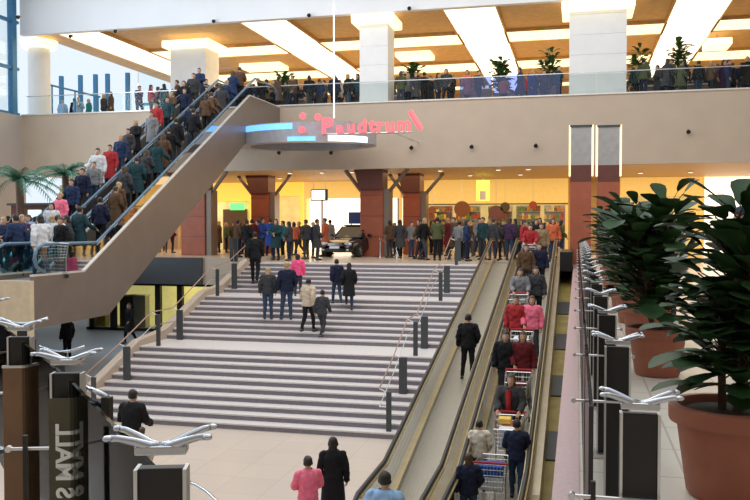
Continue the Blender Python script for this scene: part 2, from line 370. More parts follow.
stair_rail([sp(-11.6, 17.95), sp(-11.6, 19.5), sp(-11.6, 21.2), sp(-11.6, 22.5), sp(-11.7, 25.4), sp(-11.7, 26.8), sp(-11.75, YP+.2)], 'handrail on dark posts down the left side of the stairs')
# plaza edge posts near travelator
for i, (px, py) in enumerate(((459, 262), (466, 258), (473, 257), (480, 256), (236, 262), (223, 263))):
    p = atZ(px, py, 0); p.y = max(p.y, YP+.45)
    t = thing('bollard', 'dark slim bollard on the plaza edge, %s from the %s' % ((ordinal(i+1), 'stair top toward the moving walkway') if i < 4 else (ordinal(i-3), 'left column')), 'bollard', (p.x, p.y, 0), 'plaza bollards')
    MB().box(p.x-.07, p.x+.07, p.y-.04, p.y+.04, 0, .95).build('post', M['darkgrey'], t, bevel=.01)
    MB().box(p.x-.09, p.x+.09, p.y-.06, p.y+.06, 0, .03).build('base_plate', M['steel'], t)
# ------------------------------------------------------------------ travelators
def travelator(x0, x1, lab):
    path = [(10.6, ZL), (R0, ZL), (R1, 0), (R1+1.6, 0)]
    t = thing('moving_walkway', lab, 'moving walkway', ((x0+x1)/2, 10.6, ZL), 'inclined moving walkways')
    MB().ribbon(path, x0+.16, x1-.16, -.12, .012).build('belt', M['belt'], t)
    gr = MB()
    k = 0
    for xx in np.arange(x0+.2, x1-.18, .06): gr.ribbon(path[1:3], xx, xx+.012, .012, .018)
    gr.build('belt_grooves', M['balu'], t)
    for s_, xa in ((0, x0), (1, x1)):
        ia, ib = (xa, xa+.16) if s_ == 0 else (xa-.16, xa)
        MB().ribbon(path, ia, ib, -.3, .14).build('skirting', M['balu'], t)
        c = (ia+ib)/2
        pp = [(11.1, ZL)]+path[1:3]+[(R1+1.2, 0)]
        MB().ribbon(pp, c-.02, c+.02, .14, .86).build('balustrade', M['balustr'], t)
        MB().ribbon(path, ia+.0, ib, .14, .155).build('brass_strip', M['goldline'], t)
        hp = [(11.3, ZL+.15), (10.95, ZL+.3), (10.8, ZL+.55), (10.95, ZL+.82), (11.3, ZL+.92), (R0, ZL+.92), (R1, .92), (R1+1.1, .92), (R1+1.4, .8), (R1+1.5, .55), (R1+1.4, .3), (R1+1.1, .15)]
        MB().tube([(c, a, b) for a, b in hp], .036, 8).build('handrail', M['rubber'], t, smooth=True)
        MB().ribbon([(11.3, ZL), (R0, ZL), (R1, 0), (R1+1.1, 0)], c-.055, c+.055, .85, .885).build('handrail_guide', M['goldline'], t)
    MB().box(x0+.16, x1-.16, R1+1.0, R1+1.6, 0, .02).build('comb_plate', M['steel'], t)
    MB().box(x0+.16, x1-.16, 10.0, 10.7, ZL, ZL+.02).build('comb_plate', M['steel'], t)
    return t
M['balustr'] = glass('warm_balustrade_glass', (.78, .76, .68), .9, 1.8)
TL = (-3.12, -2.02); TR = (-1.88, -.66)
travelator(TL[0], TL[1], 'left inclined moving walkway, nearly empty, beside the stairs')
travelator(TR[0], TR[1], 'right inclined moving walkway crowded with shopping carts')
rp = [(R0-.5, ZL), (R0, ZL), (R1, 0), (R1+1.5, 0)]
struct(MB().ribbon(rp, TL[1], TR[0], -.5, .16).build('trim_6', M['balu']))
struct(MB().ribbon(rp, TL[0]-.12, TL[0], -.6, .2).build('trim_7', M['greymetal']))
struct(MB().ribbon(rp, TR[1], TR[1]+.12, -.6, .55).build('trim_8', M['balu']))
struct(MB().ribbon(rp, TR[1]+.12, -.13, -.8, -.1).build('trim_9', M['olive']))
db = MB()
for y0 in (15.5, 18.5, 21.5, 24.5): db.ribbon([(y0, rampz(y0)), (y0+1.2, rampz(y0+1.2))], TR[1]+.12, -.14, -.1, -.07)
struct(db.build('trim_10', M['darkgrey']))
struct(MB().box(TR[1]+.12, -.14, R1-2.5, R1+.8, -.08, .55).build('trim_11', M['black']))
# ------------------------------------------------------------------ escalators
E0, E1 = 20.9, 32.85; EC0, EC1 = 20.2, 32.2; EX = [(-14.6, -13.3), (-16.3, -15.0)]
def escz(Y): return 0 if Y < E0 else (ZU if Y > E1 else ZU*(Y-E0)/(E1-E0))
def escalator(x0, x1, lab):
    t = thing('escalator', lab, 'escalator', ((x0+x1)/2, 18, 0), 'pair of escalators')
    path = [(18.0, 0), (E0, 0), (E1, ZU), (YF-.3, ZU)]
    cl_ = MB()
    for xa in (x0, x1-.12):
        cl_.prism([(18.0, .12), (EC0, .12), (EC1, ZU+.08), (YF-.3, ZU+.08), (YF-.3, ZU-1.1), (EC1+.9, ZU-1.1), (EC0+1.2, -1.2), (18.0, -1.2)], 'x', xa, xa+.12)
    cl_.prism([(18.0, -1.0), (EC0+1.1, -1.0), (EC1+.9, ZU-1.05), (YF-.3, ZU-1.05), (YF-.3, ZU-1.1), (EC1+.9, ZU-1.1), (EC0+1.2, -1.2), (18, -1.2)], 'x', x0+.12, x1-.12)
    cl_.prism([(18, -1.0), (18, -.02), (18.1, -.02), (18.1, -1.0)], 'x', x0+.12, x1-.12)
    cl_.build('truss_cladding', M['esc'], t)
    for k in range(36):
        yy = E0+(E1-E0)*k/36; zz = escz(yy)+.1
        MB().box(x0+.2, x1-.2, yy, yy+.36, zz-.35, zz).build('step', M['greymetal'], t)
    MB().box(x0+.12, x1-.12, 18.0, E0, -.06, .0).box(x0+.12, x1-.12, E1, YF-.3, ZU-.06, ZU).build('landing_plate', M['mattmetal'], t)
    for xa in (x0+.02, x1-.1):
        MB().ribbon([(18, 0), (EC0, 0), (EC1, ZU-.04), (YF-.3, ZU-.04)], xa-.02, xa+.1, .12, .17).build('edge_trim', M['trim'], t)
        MB().ribbon([(18.4, 0), (E0, 0), (E1, ZU), (YF-.7, ZU)], xa+.03, xa+.05, .15, .85).build('balustrade', M['glassteal'], t)
        MB().tube([(xa+.04, a, b) for a, b in ((18.5, .2), (18.2, .35), (18.1, .55), (18.2, .82), (18.5, .93), (E0, .93), (E1, ZU+.93), (YF-1, ZU+.93), (YF-.6, ZU+.8), (YF-.6, ZU+.4))], .045, 8).build('handrail', M['bluerail'], t, smooth=True)
    return t
M['mattmetal'] = mat('matt_ribbed_metal', (.25, .25, .25), .7, .3)
M['bluerail'] = mat('blue_grey_handrail', (.10, .17, .24), .3)
escalator(*EX[0], 'nearer escalator with taupe side cladding rising to the upper floor')
escalator(*EX[1], 'farther escalator packed with people rising to the upper floor')
struct(MB().box(-15.0, -14.6, 18, E0, -.2, 0).build('trim_12', M['mattmetal']))
struct(MB().box(-15.0, -14.6, 33, YF-.25, ZU-.3, ZU).build('trim_13', M['mattmetal']))
# ------------------------------------------------------------------ upper glass rail
gr = thing('glass_railing', 'frameless glass railing along the edge of the upper floor', 'railing', (-8, YF-.1, BT+.06))
xx = -26.8
while xx < 10.8:
    if not (EX[1][0]-.3 < xx < EX[0][1]-1.0):
        bl = XY(455, YF) < xx+.7 < XY(566, YF)
        MB().box(xx+.02, xx+1.42, YF-.12, YF-.1, BT+.06, BT+.95).build('pane', M['glassblue'] if bl else M['glass'], gr)
    xx += 1.45
MB().box(-26.8, EX[1][0], YF-.14, YF-.08, BT+.95, BT+.98).box(EX[0][1], 10.8, YF-.14, YF-.08, BT+.95, BT+.98).build('top_rail', M['steel'], gr)
# ------------------------------------------------------------------ spots on band / fascia
def spot(px, py, lab, grp, Y=YF-.3):
    p = atY(px, py, Y)
    t = thing('spotlight', lab, 'spotlight', p, grp)
    MB().tube([p+Vector((0, .05, 0)), p+Vector((0, -.08, 0))], .05).build('bracket', M['steel'], t)
    MB().tube([p+Vector((0, -.05, .02)), p+Vector((0, -.17, -.06))], [.05, .09], 12).build('lamp_head', M['black'], t)
for i, (px, py) in enumerate(((226, 155), (280, 152), (332, 152), (412, 147), (472, 146), (536, 145), (688, 131))):
    spot(px, py, 'small black spotlight on the taupe band, %s from left' % ordinal(i+1), 'black spotlights on the taupe band')
for i, (px, py) in enumerate(((72, 36), (117, 31), (215, 21), (310, 15), (410, 8))):
    spot(px, py, 'small black spotlight on the white ceiling fascia, %s from left' % ordinal(i+1), 'black spotlights on the white fascia')
spot(20, 17, 'black spotlight on the window frame at upper left', 'black spotlights on the white fascia', 33)
# soffit downlights
dl = 0
for row, yy in enumerate((37.2, 41)):
    for px in ((212, 290, 322, 352, 440, 498, 528) if row == 0 else (240, 280, 470, 520, 640, 690)):
        x = XY(px, yy); dl += 1
        t = thing('downlight', 'round warm downlight in the plaza soffit, %s row, %s from left' % (('front', 'back')[row], ordinal(dl if row == 0 else dl-7)), 'ceiling light', (x, yy, SOF-.06), 'soffit downlights')
        MB().lathe([(.14, 0), (.14, .06)], (x, yy, SOF-.06), 16).build('housing', M['trim'], t)
        MB().lathe([(.1, -.01), (.1, .0)], (x, yy, SOF-.06), 16).build('lens', M['covewhite'], t)
# ------------------------------------------------------------------ oval blue lit ring canopy
cx, cy, cz = XY(307, 33.2), 33.2, atY(307, 140, 33.2).z
oc = thing('oval_canopy', 'oval ring canopy with blue and white lights in front of the band', 'canopy', (cx, cy, cz))
def ring(a, b, r_in, z0, z1, t0=0, t1=360, n=64):
    m_ = MB(); v = []; f = []
    for k in range(n+1):
        q = R(t0+(t1-t0)*k/n); c_, s_ = math.cos(q), math.sin(q)
        v += [(cx+a*c_, cy+b*s_, z0), (cx+(a-r_in)*c_, cy+(b-r_in)*s_, z0), (cx+(a-r_in)*c_, cy+(b-r_in)*s_, z1), (cx+a*c_, cy+b*s_, z1)]
    for k in range(n):
        for j in range(4): f.append((4*k+j, 4*k+(j+1) % 4, 4*k+4+(j+1) % 4, 4*k+4+j))
    f += [(3, 2, 1, 0), (4*n, 4*n+1, 4*n+2, 4*n+3)]
    return m_.add(v, f)
ring(3.0, 2.1, .5, cz-.28, cz+.5).build('ring', M['canopy'] if 'canopy' in M else mat('grey_canopy', (.42, .42, .46), .35, .3), oc)
ring(3.02, 2.12, .1, cz+.22, cz+.46, 205, 272).build('blue_light', M['blueled'], oc)
ring(3.04, 2.14, .1, cz-.05, cz+.4, 172, 205).build('white_light', M['whiteled'], oc)
ring(3.02, 2.12, .1, cz-.26, cz-.08, 268, 290).build('blue_light', M['blueled'], oc)
ring(3.02, 2.12, .1, cz-.26, cz-.02, 300, 340).build('white_light', M['whiteled'], oc)
fl = MB(); fl.loft([(cz+.18, 2.55, 1.65, cx, cy), (cz+.24, 2.55, 1.65, cx, cy)], 48); fl.build('deck', mat('canopy_deck', (.34, .34, .38), .5), oc)
for a in (60, 120): MB().tube([(cx+2.4*math.cos(R(a)), cy+1.7*math.sin(R(a)), cz+.3), (cx+2.4*math.cos(R(a)), YF-.2, cz+1.1)], .03).build('stay_rod', M['steel'], oc)
# sign letters
def text_obj(txt, size, m, name, parent, loc, rot, ext=.04, xs=1):
    cu = bpy.data.curves.new(name, 'FONT'); cu.body = txt; cu.size = size; cu.extrude = ext; cu.align_x = 'CENTER'; cu.offset = size*.03
    o = bpy.data.objects.new(name, cu); C.objects.link(o)
    bpy.context.view_layer.update()
    me = bpy.data.meshes.new_from_object(o.evaluated_get(bpy.context.evaluated_depsgraph_get())); C.objects.unlink(o); bpy.data.objects.remove(o)
    me.materials.clear(); me.materials.append(m)
    ob = bpy.data.objects.new(name, me); C.objects.link(ob); ob.parent = parent
    ob.location = Vector(loc)-Vector(parent.location); ob.rotation_euler = rot; ob.scale = (xs, 1, 1); return ob
YS = 30.9
pS = atY(366, 133, YS)
sg = thing('shop_sign', 'red glowing letter sign hanging before the band beside the oval canopy', 'sign', pS)
for i, (ch, px, py, sz) in enumerate((('P', 327, 133, .85), ('a', 340, 133, .6), ('u', 351, 132, .6), ('d', 362, 132, .7), ('t', 372, 131, .7), ('r', 380, 131, .7), ('u', 390, 131, .7), ('m', 404, 130, .7))):
    text_obj(ch, sz, M['redneon'], 'letter', sg, atY(px, py, YS), (R(90), 0, YAW*.5), xs=1.05)
a_ = atY(410, 111, YS); b_ = atY(421, 129, YS)
MB().tube([a_, b_], .1, 4).build('slash_bar', M['redneon'], sg)
for k, (px, py) in enumerate(((303, 116), (302, 130), (318, 117))):
    p = atY(px, py, YS); MB().tube([p, p+Vector((0, -.05, 0))], .13, 10).build('dot', M['redneon'], sg)
bk = MB(); bk.tube([atY(322, 134.5, YS+.06), atY(412, 132, YS+.06)], .035)
for px in (340, 395): bk.tube([atY(px, 133, YS+.06), (XY(px, YS), YF-.25, atY(px, 133, YS).z+.1)], .02)
bk.build('support_rail', M['steel'], sg)
tl = thing('hanging_white_tube', 'thin white vertical tube hanging in front of the upper floor', 'lamp', atY(334, 120, 34.8))  # thin white vertical line built as a hanging emissive tube
a_, b_ = atY(334, 118, 34.8), atY(333, -8, 34.8); MB().tube([a_, (a_.x, 34.8, a_.z+5)], .03).build('tube', M['covewhite'], tl)
MB().tube([(a_.x, 34.8, a_.z+5), (a_.x, 34.8, CE+2.2)], .012).build('cable', M['steel'], tl)
# ------------------------------------------------------------------ shops at the back
def panel(px0, px1, py0, py1, Y, name, m, lab=None, cat=None, th=.1, parent=None, grp=None):
    a, b = atY(px0, py1, Y), atY(px1, py0, Y); o = MB().box(a.x, b.x, Y, Y+th, a.z, b.z).build(name, m, parent, origin=None if parent else (a.x, Y, a.z))
    if lab: tag(o, lab, cat, grp)
    return o
Y2 = 45.2
def shop(px0, px1, lab, mf, mi, ytop=183, yf=203, Y=Y2):
    x0, x1 = XY(px0, Y), XY(px1, Y)
    t = thing('shop', lab, 'shop', ((x0+x1)/2, Y, 0), 'shops at the back of the plaza')
    zf = atY((px0+px1)/2, yf, Y).z
    MB().box(x0, x1, Y, Y+.2, zf, SOF-.02).build('fascia', mf, t)
    MB().box(x0, x1, Y+.6, Y+.7, 0, zf).build('interior_wall', mi, t)
    MB().box(x0, x0+.15, Y, Y+.6, 0, zf).build('side_post', mf, t); MB().box(x1-.15, x1, Y, Y+.6, 0, zf).build('side_post', mf, t)
    return t
s1 = shop(196, 252, 'yellow fronted shop with a small green sign, left end of the plaza', M['yellow'], M['shopyel'], yf=201)
panel(207, 215, 203, 221, Y2-.1, 'light_panel', M['screen'], parent=s1)
dx0, dx1 = XY(221, Y2), XY(245, Y2)
MB().box(dx0, dx1, Y2+.3, Y2+.4, 0, 2.4).build('doorway', mat('brown_doorway', (.12, .06, .03), .6), s1)
panel(230, 244, 203, 210, Y2-.1, 'green_sign', M['green'], parent=s1)
s2 = shop(269, 303, 'yellow lit shop behind the crowd with brown displays', M['yellow'], M['shopyel'], yf=196)
s3 = shop(304, 400, 'bright white shop behind the display car', M['yellow2'], M['shopwhite'], yf=198)
for px in (322, 386, 398): panel(px-.8, px+.8, 198, 252, Y2-.05, 'mullion', M['greymetal'], parent=s3)
s4 = shop(424, 568, 'supermarket entrance under a long yellow fascia', M['yellow2'], M['shopyel'], yf=204)
s5 = shop(620, 700, 'yellow lit shop behind the plants at right', M['yellow2'], M['shopyel'], yf=196)
s6 = shop(701, 790, 'white lit shop at the far right behind the tall plant', M['yellow2'], M['shopwhite'], yf=176)
s7 = shop(60, 180, 'dim orange shop behind the escalator', M['soffit'], mat('dim_shop', (.35, .2, .1), .6, em=(1, .5, .2), es=.12), yf=200)
panel(424, 568, 203, 205, Y2-.1, 'fascia_edge', M['darkgrey'], parent=s4)
# merchandise on supermarket gondolas
rnd = random.Random(3)
gcol = [(.55, .1, .05), (.75, .5, .1), (.15, .3, .08), (.7, .65, .5), (.25, .12, .06), (.8, .7, .2), (.3, .35, .1), (.6, .25, .1)]
gm = [mat('goods_%d' % i, c, .5, var=.3, scale=8) for i, c in enumerate(gcol)]
for i, (a, b) in enumerate(((428, 452), (456, 480), (488, 512), (516, 540), (544, 565))):
    x0, x1 = XY(a, 44.4), XY(b, 44.4)
    t = thing('market_shelf', 'supermarket wall shelf stacked with coloured goods, %s from left' % ordinal(i+1), 'shelf', ((x0+x1)/2, 44.4, 0), 'supermarket shelves')
    fm = MB().box(x0, x1, 44.6, 44.65, 0, 2.5)
    for zz in (.2, .8, 1.35, 1.75, 2.15): fm.box(x0, x1, 44.2, 44.6, zz, zz+.03)
    fm.build('rack', M['steel'], t)
    gd = MB()
    for zz in (.23, .83, 1.38, 1.78, 2.18):
        xx = x0+.02
        while xx < x1-.12:
            wd = rnd.uniform(.08, .2); gd.cur = rnd.randrange(len(gm)); gd.box(xx, xx+wd*.92, 44.22, 44.5, zz, zz+rnd.uniform(.14, .32)); xx += wd
    o = gd.build('goods', gm, t); o['kind'] = 'stuff'
for i, (px, py, rr) in enumerate(((432, 210, .2), (462, 209, .42), (496, 213, .4), (505, 207, .25), (533, 205, .2))):
    p = atY(px, py, 43.2)
    t = thing('hanging_sign', 'round brown sign hanging before the supermarket, %s from left' % ordinal(i+1), 'sign', p, 'round hanging signs')
    MB().tube([p, p+Vector((0, .06, 0))], rr, 20).build('board', [mat('sign_brown_%d' % i, [(.3, .12, .05), (.25, .09, .04), (.2, .08, .09), (.1, .07, .04), (.4, .08, .04)][i], .5)][0], t)
    MB().tube([p+Vector((0, .03, rr)), (p.x, 43.23, SOF)], .012).build('wire', M['steel'], t)
# yellow-green lamp sign in soffit
p = atY(483, 196, 42)
t = thing('lantern_sign', 'yellow green lit lantern sign hanging under the soffit', 'sign', p)
MB().box(p.x-.33, p.x+.33, 41.9, 42.1, p.z-.25, SOF-.25).build('light_box', mat('lime_light', (.8, .8, .1), .5, em=(.9, .95, .12), es=1.3), t, bevel=.03)
MB().box(p.x-.16, p.x+.16, 41.85, 41.9, p.z-.2, p.z+.25).build('emblem', M['white'], t); MB().tube([(p.x, 42, SOF-.25), (p.x, 42, SOF)], .02).build('rod', M['steel'], t)
p = atY(319, 195, 38)
t = thing('hanging_screen', 'white lit screen in a dark frame hanging left of the car', 'screen', p)
MB().box(p.x-.42, p.x+.42, 38.0, 38.12, p.z-.28, p.z+.28).build('frame', M['darkgrey'], t, bevel=.01)
MB().box(p.x-.36, p.x+.3, 37.97, 38.0, p.z-.22, p.z+.22).build('display', M['screen'], t)
MB().tube([(p.x-.3, 38.06, p.z+.28), (p.x-.3, 38.06, SOF)], .015).tube([(p.x+.3, 38.06, p.z+.28), (p.x+.3, 38.06, SOF)], .015).build('rod', M['steel'], t)
# lower shop front under plaza, left of stairs
t = thing('lower_shop', 'yellow lit glass shop front with dark frames under the plaza edge', 'shop', (-16, 33.2, ZL))
zt = -1.15
MB().box(-22, -12.5, 35.5, 35.6, ZL, zt).build('interior_wall', mat('olive_yellow_lit', (.7, .62, .3), .6, em=(1, .88, .35), es=.5, var=.25, scale=1.2), t)
MB().box(-22, -12.5, 33.6, 33.62, ZL, zt).build('pane', M['glassamber'], t)
fm = MB().box(-22, -12.4, 33.5, 33.7, zt-.15, zt).box(-22, -12.4, 33.5, 33.7, ZL, ZL+.12)
for px in (92, 113, 158, 180): x = XY(px, 33.6); fm.box(x-.13, x+.13, 33.5, 33.7, ZL, zt)
fm.build('frame', M['black'], t)
for i, px in enumerate((100, 128, 140)):
    x = XY(px, 34.6); k = thing('display_rack', 'display rack behind the lower shop glass, %s from left' % ordinal(i+1), 'rack', (x, 34.6, ZL), 'display racks in the lower shop')
    MB().box(x-.35, x+.35, 34.4, 34.8, ZL+.05, ZL+1.5).build('cabinet', [M['olive'], M['darkgrey'], M['greymetal']][i], k); MB().box(x-.38, x+.38, 34.35, 34.85, ZL+1.5, ZL+1.56).build('top', M['steel'], k)
# ------------------------------------------------------------------ gallery railing posts (near)
def rail_post(x, y, rot, lab, H=.9):
    t = thing('railing_post', lab, 'railing post', (x, y, 0), 'glass railing posts')
    def W(dx, dy, dz): 
        c_, s_ = math.cos(rot), math.sin(rot); return Vector((x+dx*c_-dy*s_, y+dx*s_+dy*c_, dz))
    MB().obox((x, y, .02+.42), (.1, .035, H-.06), rot).build('panel', M['black'], t, bevel=.004)
    MB().obox(W(.052, .0, .44), (.008, .05, H-.06), rot).obox(W(-.052, 0, .44), (.008, .05, H-.06), rot).build('side_bar', M['steel'], t)
    MB().obox((x, y, .012), (.18, .14, .024), rot).build('foot_plate', M['steel'], t)
    for (sx, sy) in ((1, 1), (1, -1), (-1, 1), (-1, -1)):
        arm = MB()
        pts = [W(0, 0, H-.015), W(sx*.025, sy*.008, H-.010), W(sx*.055, sy*.022, H+.004), W(sx*.085, sy*.036, H+.015), W(sx*.100, sy*.043, H+.017)]
        arm.tube(pts, [.011, .011, .009, .0075, .007], 10)
        p_ = W(sx*.104, sy*.045, H+.017); arm.ball((p_.x, p_.y, p_.z), .011, .011, .007, 8); arm.build('arm', M['chrome'], t, smooth=True)
    MB().obox((x, y, H-.018), (.11, .045, .02), rot).build('cap', M['chrome'], t, bevel=.004)
    # glass clamp rod
    rod = MB().tube([W(-.19, -.05, .62), W(.15, -.05, .62)], .006, 8).build('clamp_rod', M['steel'], t)
    for q in (-.19, .15): MB().tube([W(q, -.04, .62), W(q, -.06, .62)], .011, 12).build('clamp_disc', M['steel'], rod)
    MB().obox(W(-.13, -.06, .42), (.014, .014, .5), rot).build('clip_bar', M['black'], t)
    return t
for k in range(20):
    yy = 2.47+1.34*k
    rail_post(.18, yy, 0, 'black railing post with chrome wing arms beside the planters, %s from the camera' % ordinal(k+1))
def brown_strip():  # reflection in the lower part of the third post, built as a solid strip
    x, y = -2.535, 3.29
    t = thing('wooden_post_strip', 'brown reflection strip below the black head of third post at left', 'post cladding', (x, y, .02))
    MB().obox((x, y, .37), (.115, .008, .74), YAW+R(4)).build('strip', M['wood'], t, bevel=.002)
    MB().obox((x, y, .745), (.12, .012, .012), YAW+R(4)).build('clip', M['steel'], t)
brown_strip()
PL = [(-.872, 1.605), (-1.76, 2.564), (-2.55, 3.35), (-3.5, 4.3)]
for k, (x, y) in enumerate(PL): rail_post(x, y, YAW+R(4), 'black railing post with chrome wing arms at lower left, %s' % ['nearest one', 'second from camera', 'third from camera', 'farthest at the frame edge'][k], H=.935)
def pane(a, b, m, lab, z0=.08, z1=.86, name='railing_glass', grp='railing glass panes', edge=True):
    a = Vector((*a, 0)); b = Vector((*b, 0)); c_ = (a+b)/2; L = (b-a).length-.12; rot = math.atan2(b.y-a.y, b.x-a.x)
    t = thing(name, lab, 'glass pane', (c_.x, c_.y, z0), grp)
    MB().obox((c_.x, c_.y, (z0+z1)/2), (L, .012, z1-z0), rot).build('pane', m, t)
    if edge:
        d = (b-a).normalized()*L/2
        for s_ in (-1, 1): MB().obox((c_.x+s_*d.x, c_.y+s_*d.y, (z0+z1)/2), (.008, .014, z1-z0), rot).build('edge_profile', M['rubber'], t)
    return t
for k in range(19):
    yy = 2.47+1.34*k; pane((.045, yy), (.045, yy+1.34), M['glassamber'], 'clear railing pane on the planter side, %s from the camera' % ordinal(k+1))
for k in range(3):
    pane(PL[k], PL[k+1], M['glassamber'], 'greenish railing pane at lower left, %s' % ['nearest', 'middle one', 'farthest'][k])
# lettered banner strip on the left glass
def band_text():
    x, y = -1.73, 2.50
    t = thing('lettered_glass_strip', 'brownish glass strip with white vertical mirrored letters S MALL below the black post', 'sign', (x, y, .02))
    MB().obox((x, y, .40), (.108, .006, .8), YAW+R(4)).build('strip', mat('olive_brown_strip', (.085, .075, .045), .7), t)
    o = text_obj('S MALL', .082, M['letter'], 'letters', t, (x-.028*math.cos(YAW+R(4))+.006*math.sin(YAW+R(4)), y-.028*math.sin(YAW+R(4))-.006*math.cos(YAW+R(4)), .58), (0, 0, 0), ext=.001)
    o.rotation_euler = (Matrix.Rotation(YAW+R(4), 3, 'Z') @ Matrix.Rotation(R(90), 3, 'X') @ Matrix.Rotation(R(90), 3, 'Z')).to_euler()
    o.scale = (1, -1, 1)
band_text()
# second descending railing / lower left clutter
pz = lambda px, py, Y: atY(px, py, Y)
def free_tube(name, lab, cat, pts, r, m, grp=None):
    o = MB().tube(pts, r, 10).build(name, m, smooth=True); return tag(o, lab, cat, grp)
dr = thing('descending_railing', 'glass railing with chrome top rail going down behind the nearest left post', 'railing', (-2.0, 4.2, ZL))
a_ = atZ(82, 384, .55); b_ = atZ(107, 397, .55)
MB().tube([a_, b_], .014).build('top_rail', M['chrome'], dr, smooth=True)
MB().box(b_.x-.022, b_.x+.022, b_.y-.02, b_.y+.02, ZL, b_.z-.0).build('post', M['black'], dr); MB().box(a_.x-.015, a_.x+.015, a_.y-.02, a_.y+.02, ZL, a_.z).build('post', M['greymetal'], dr)
c_ = (a_+b_)/2; MB().obox((c_.x, c_.y, c_.z-.8), ((b_-a_).length, .01, 1.5), math.atan2(b_.y-a_.y, b_.x-a_.x)).build('pane', M['glassamber'], dr)
lr = thing('left_reflection_frame', 'brown posts and pale blue lit glass panels behind the left railing', 'framework', (-2.2, 3.1, ZL))
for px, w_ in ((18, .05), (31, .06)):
    p = atY(px, 430, 4.3 if px < 25 else 4.0); MB().box(p.x-w_, p.x+w_, p.y-.04, p.y+.04, ZL, .35).build('post', M['wood'], lr)  # brown bars stand in for a reflection in the glass
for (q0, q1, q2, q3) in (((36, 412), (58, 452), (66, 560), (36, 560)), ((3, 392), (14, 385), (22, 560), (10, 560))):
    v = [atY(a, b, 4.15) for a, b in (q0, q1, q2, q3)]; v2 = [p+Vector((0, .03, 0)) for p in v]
    MB().add(v+v2, [(0, 1, 2, 3), (7, 6, 5, 4), (0, 4, 5, 1), (1, 5, 6, 2), (2, 6, 7, 3), (3, 7, 4, 0)]).build('blue_glow_panel', mat('pale_blue_panel', (.42, .68, .78), .3), lr)  # blue glow put into the pale panel colour; nothing here emits
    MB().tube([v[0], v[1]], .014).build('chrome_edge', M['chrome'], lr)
p = atY(47, 471, 4.0); MB().tube([atY(5, 475, 4.0), p], .008).tube([p+Vector((0, .01, 0)), p+Vector((0, -.02, 0))], .03, 12).build('clamp', M['darkgrey'], lr)
MB().tube([atY(21, 396, 3.9), atY(56, 413, 3.9)], .014).ball(tuple(atY(21, 396, 3.9)), .022).build('top_rail', M['chrome'], lr, smooth=True)
# curved low glass rail bottom
free_tube('curved_handrail', 'thin pale curved handrail low behind the nearest left post', 'handrail', [atZ(x_, y_, -1.2) for x_, y_ in ((184, 480), (196, 485), (206, 491), (216, 500), (224, 512))], .015, M['chrome'])
# far lower-left railings with chrome arms
for i, (px, py, zz) in enumerate(((60, 352, -1.3), (22, 324, -.6))):
    p = atZ(px, py, zz)
    t = thing('lower_rail_post', 'dark railing post with chrome wings further down at left, %s' % ('by the blue floor' if i == 0 else 'before the beige wall'), 'railing post', (p.x, p.y, ZL), 'lower railing posts')
    MB().box(p.x-.09, p.x+.09, p.y-.04, p.y+.04, ZL, p.z).build('panel', M['black'], t)
    MB().tube([p+Vector((-.5, 0, .1)), p+Vector((-.2, 0, .02)), p, p+Vector((.25, 0, .03)), p+Vector((.6, 0, .14))], .03, 8).build('arm', M['chrome'], t, smooth=True)
# ------------------------------------------------------------------ plants
def leaf(mb, base, direction, L, W, up=Vector((0, 0, 1)), curl=.3, seg=5):
    d = direction.normalized(); side = d.cross(up)
    if side.length < .05: side = Vector((1, 0, 0))
    side.normalize(); nrm = side.cross(d).normalized(); v = []; f = []
    prof_ = [(0, .03), (.18, .42), (.4, .62), (.62, .9), (.82, .95), (.95, .55), (1, .08)]
    for t_, w_ in prof_:
        c = base+d*L*t_ - nrm*(curl*L*t_*t_)
        wv = side*W*w_*.5; rip = nrm*W*.1*(w_)
        v += [c-wv+rip, c, c+wv+rip]
    for i in range(len(prof_)-1):
        for k in (0, 1): f.append((3*i+k, 3*i+k+1, 3*i+4+k, 3*i+3+k))
    mb.add(v, f)
def fig_plant(seed, nl, H, spread, L0=.24, m=None, bushy=1.0, stems=3):
    rn = random.Random(seed); fo = MB(); st = MB()
    for s_ in range(stems):
        a = rn.uniform(0, 6.28); top = Vector((math.cos(a)*spread*.55, math.sin(a)*spread*.55, H*rn.uniform(.72, 1)))
        if s_ == 0: top = Vector((rn.uniform(-.08, .08), rn.uniform(-.05, .05), H))
        b0 = Vector((math.cos(a)*.04, math.sin(a)*.04, 0)); mid = (b0+top)/2+Vector((rn.uniform(-.05, .05), rn.uniform(-.05, .05), 0))
        pts = [b0, b0.lerp(mid, .6), mid, mid.lerp(top, .5), top]; st.tube(pts, [.022, .019, .016, .012, .007], 7)
        n_ = nl//stems
        for k in range(n_):
            t_ = .16+.84*(k+.5)/n_; p = b0.lerp(mid, t_*2) if t_ < .5 else mid.lerp(top, t_*2-1)
            az = k*2.4+rn.uniform(-.4, .4); el = rn.uniform(-.1, .75)+t_*.25; 
            d = Vector((math.cos(az)*math.cos(el), math.sin(az)*math.cos(el), math.sin(el)))
            pe = d*spread*rn.uniform(.05, .55)*bushy; st.tube([p, p+pe], .004, 4)
            L = L0*rn.uniform(.75, 1.25); leaf(fo, p+pe, d, L, L*rn.uniform(.6, .78), curl=rn.uniform(.05, .45))
    return fo, st
POTP = [(.0, 0), (.20, 0), (.215, .02), (.262, .36), (.268, .38), (.30, .385), (.305, .40), (.305, .465), (.295, .475), (.262, .475), (.255, .46), (.25, .43)]
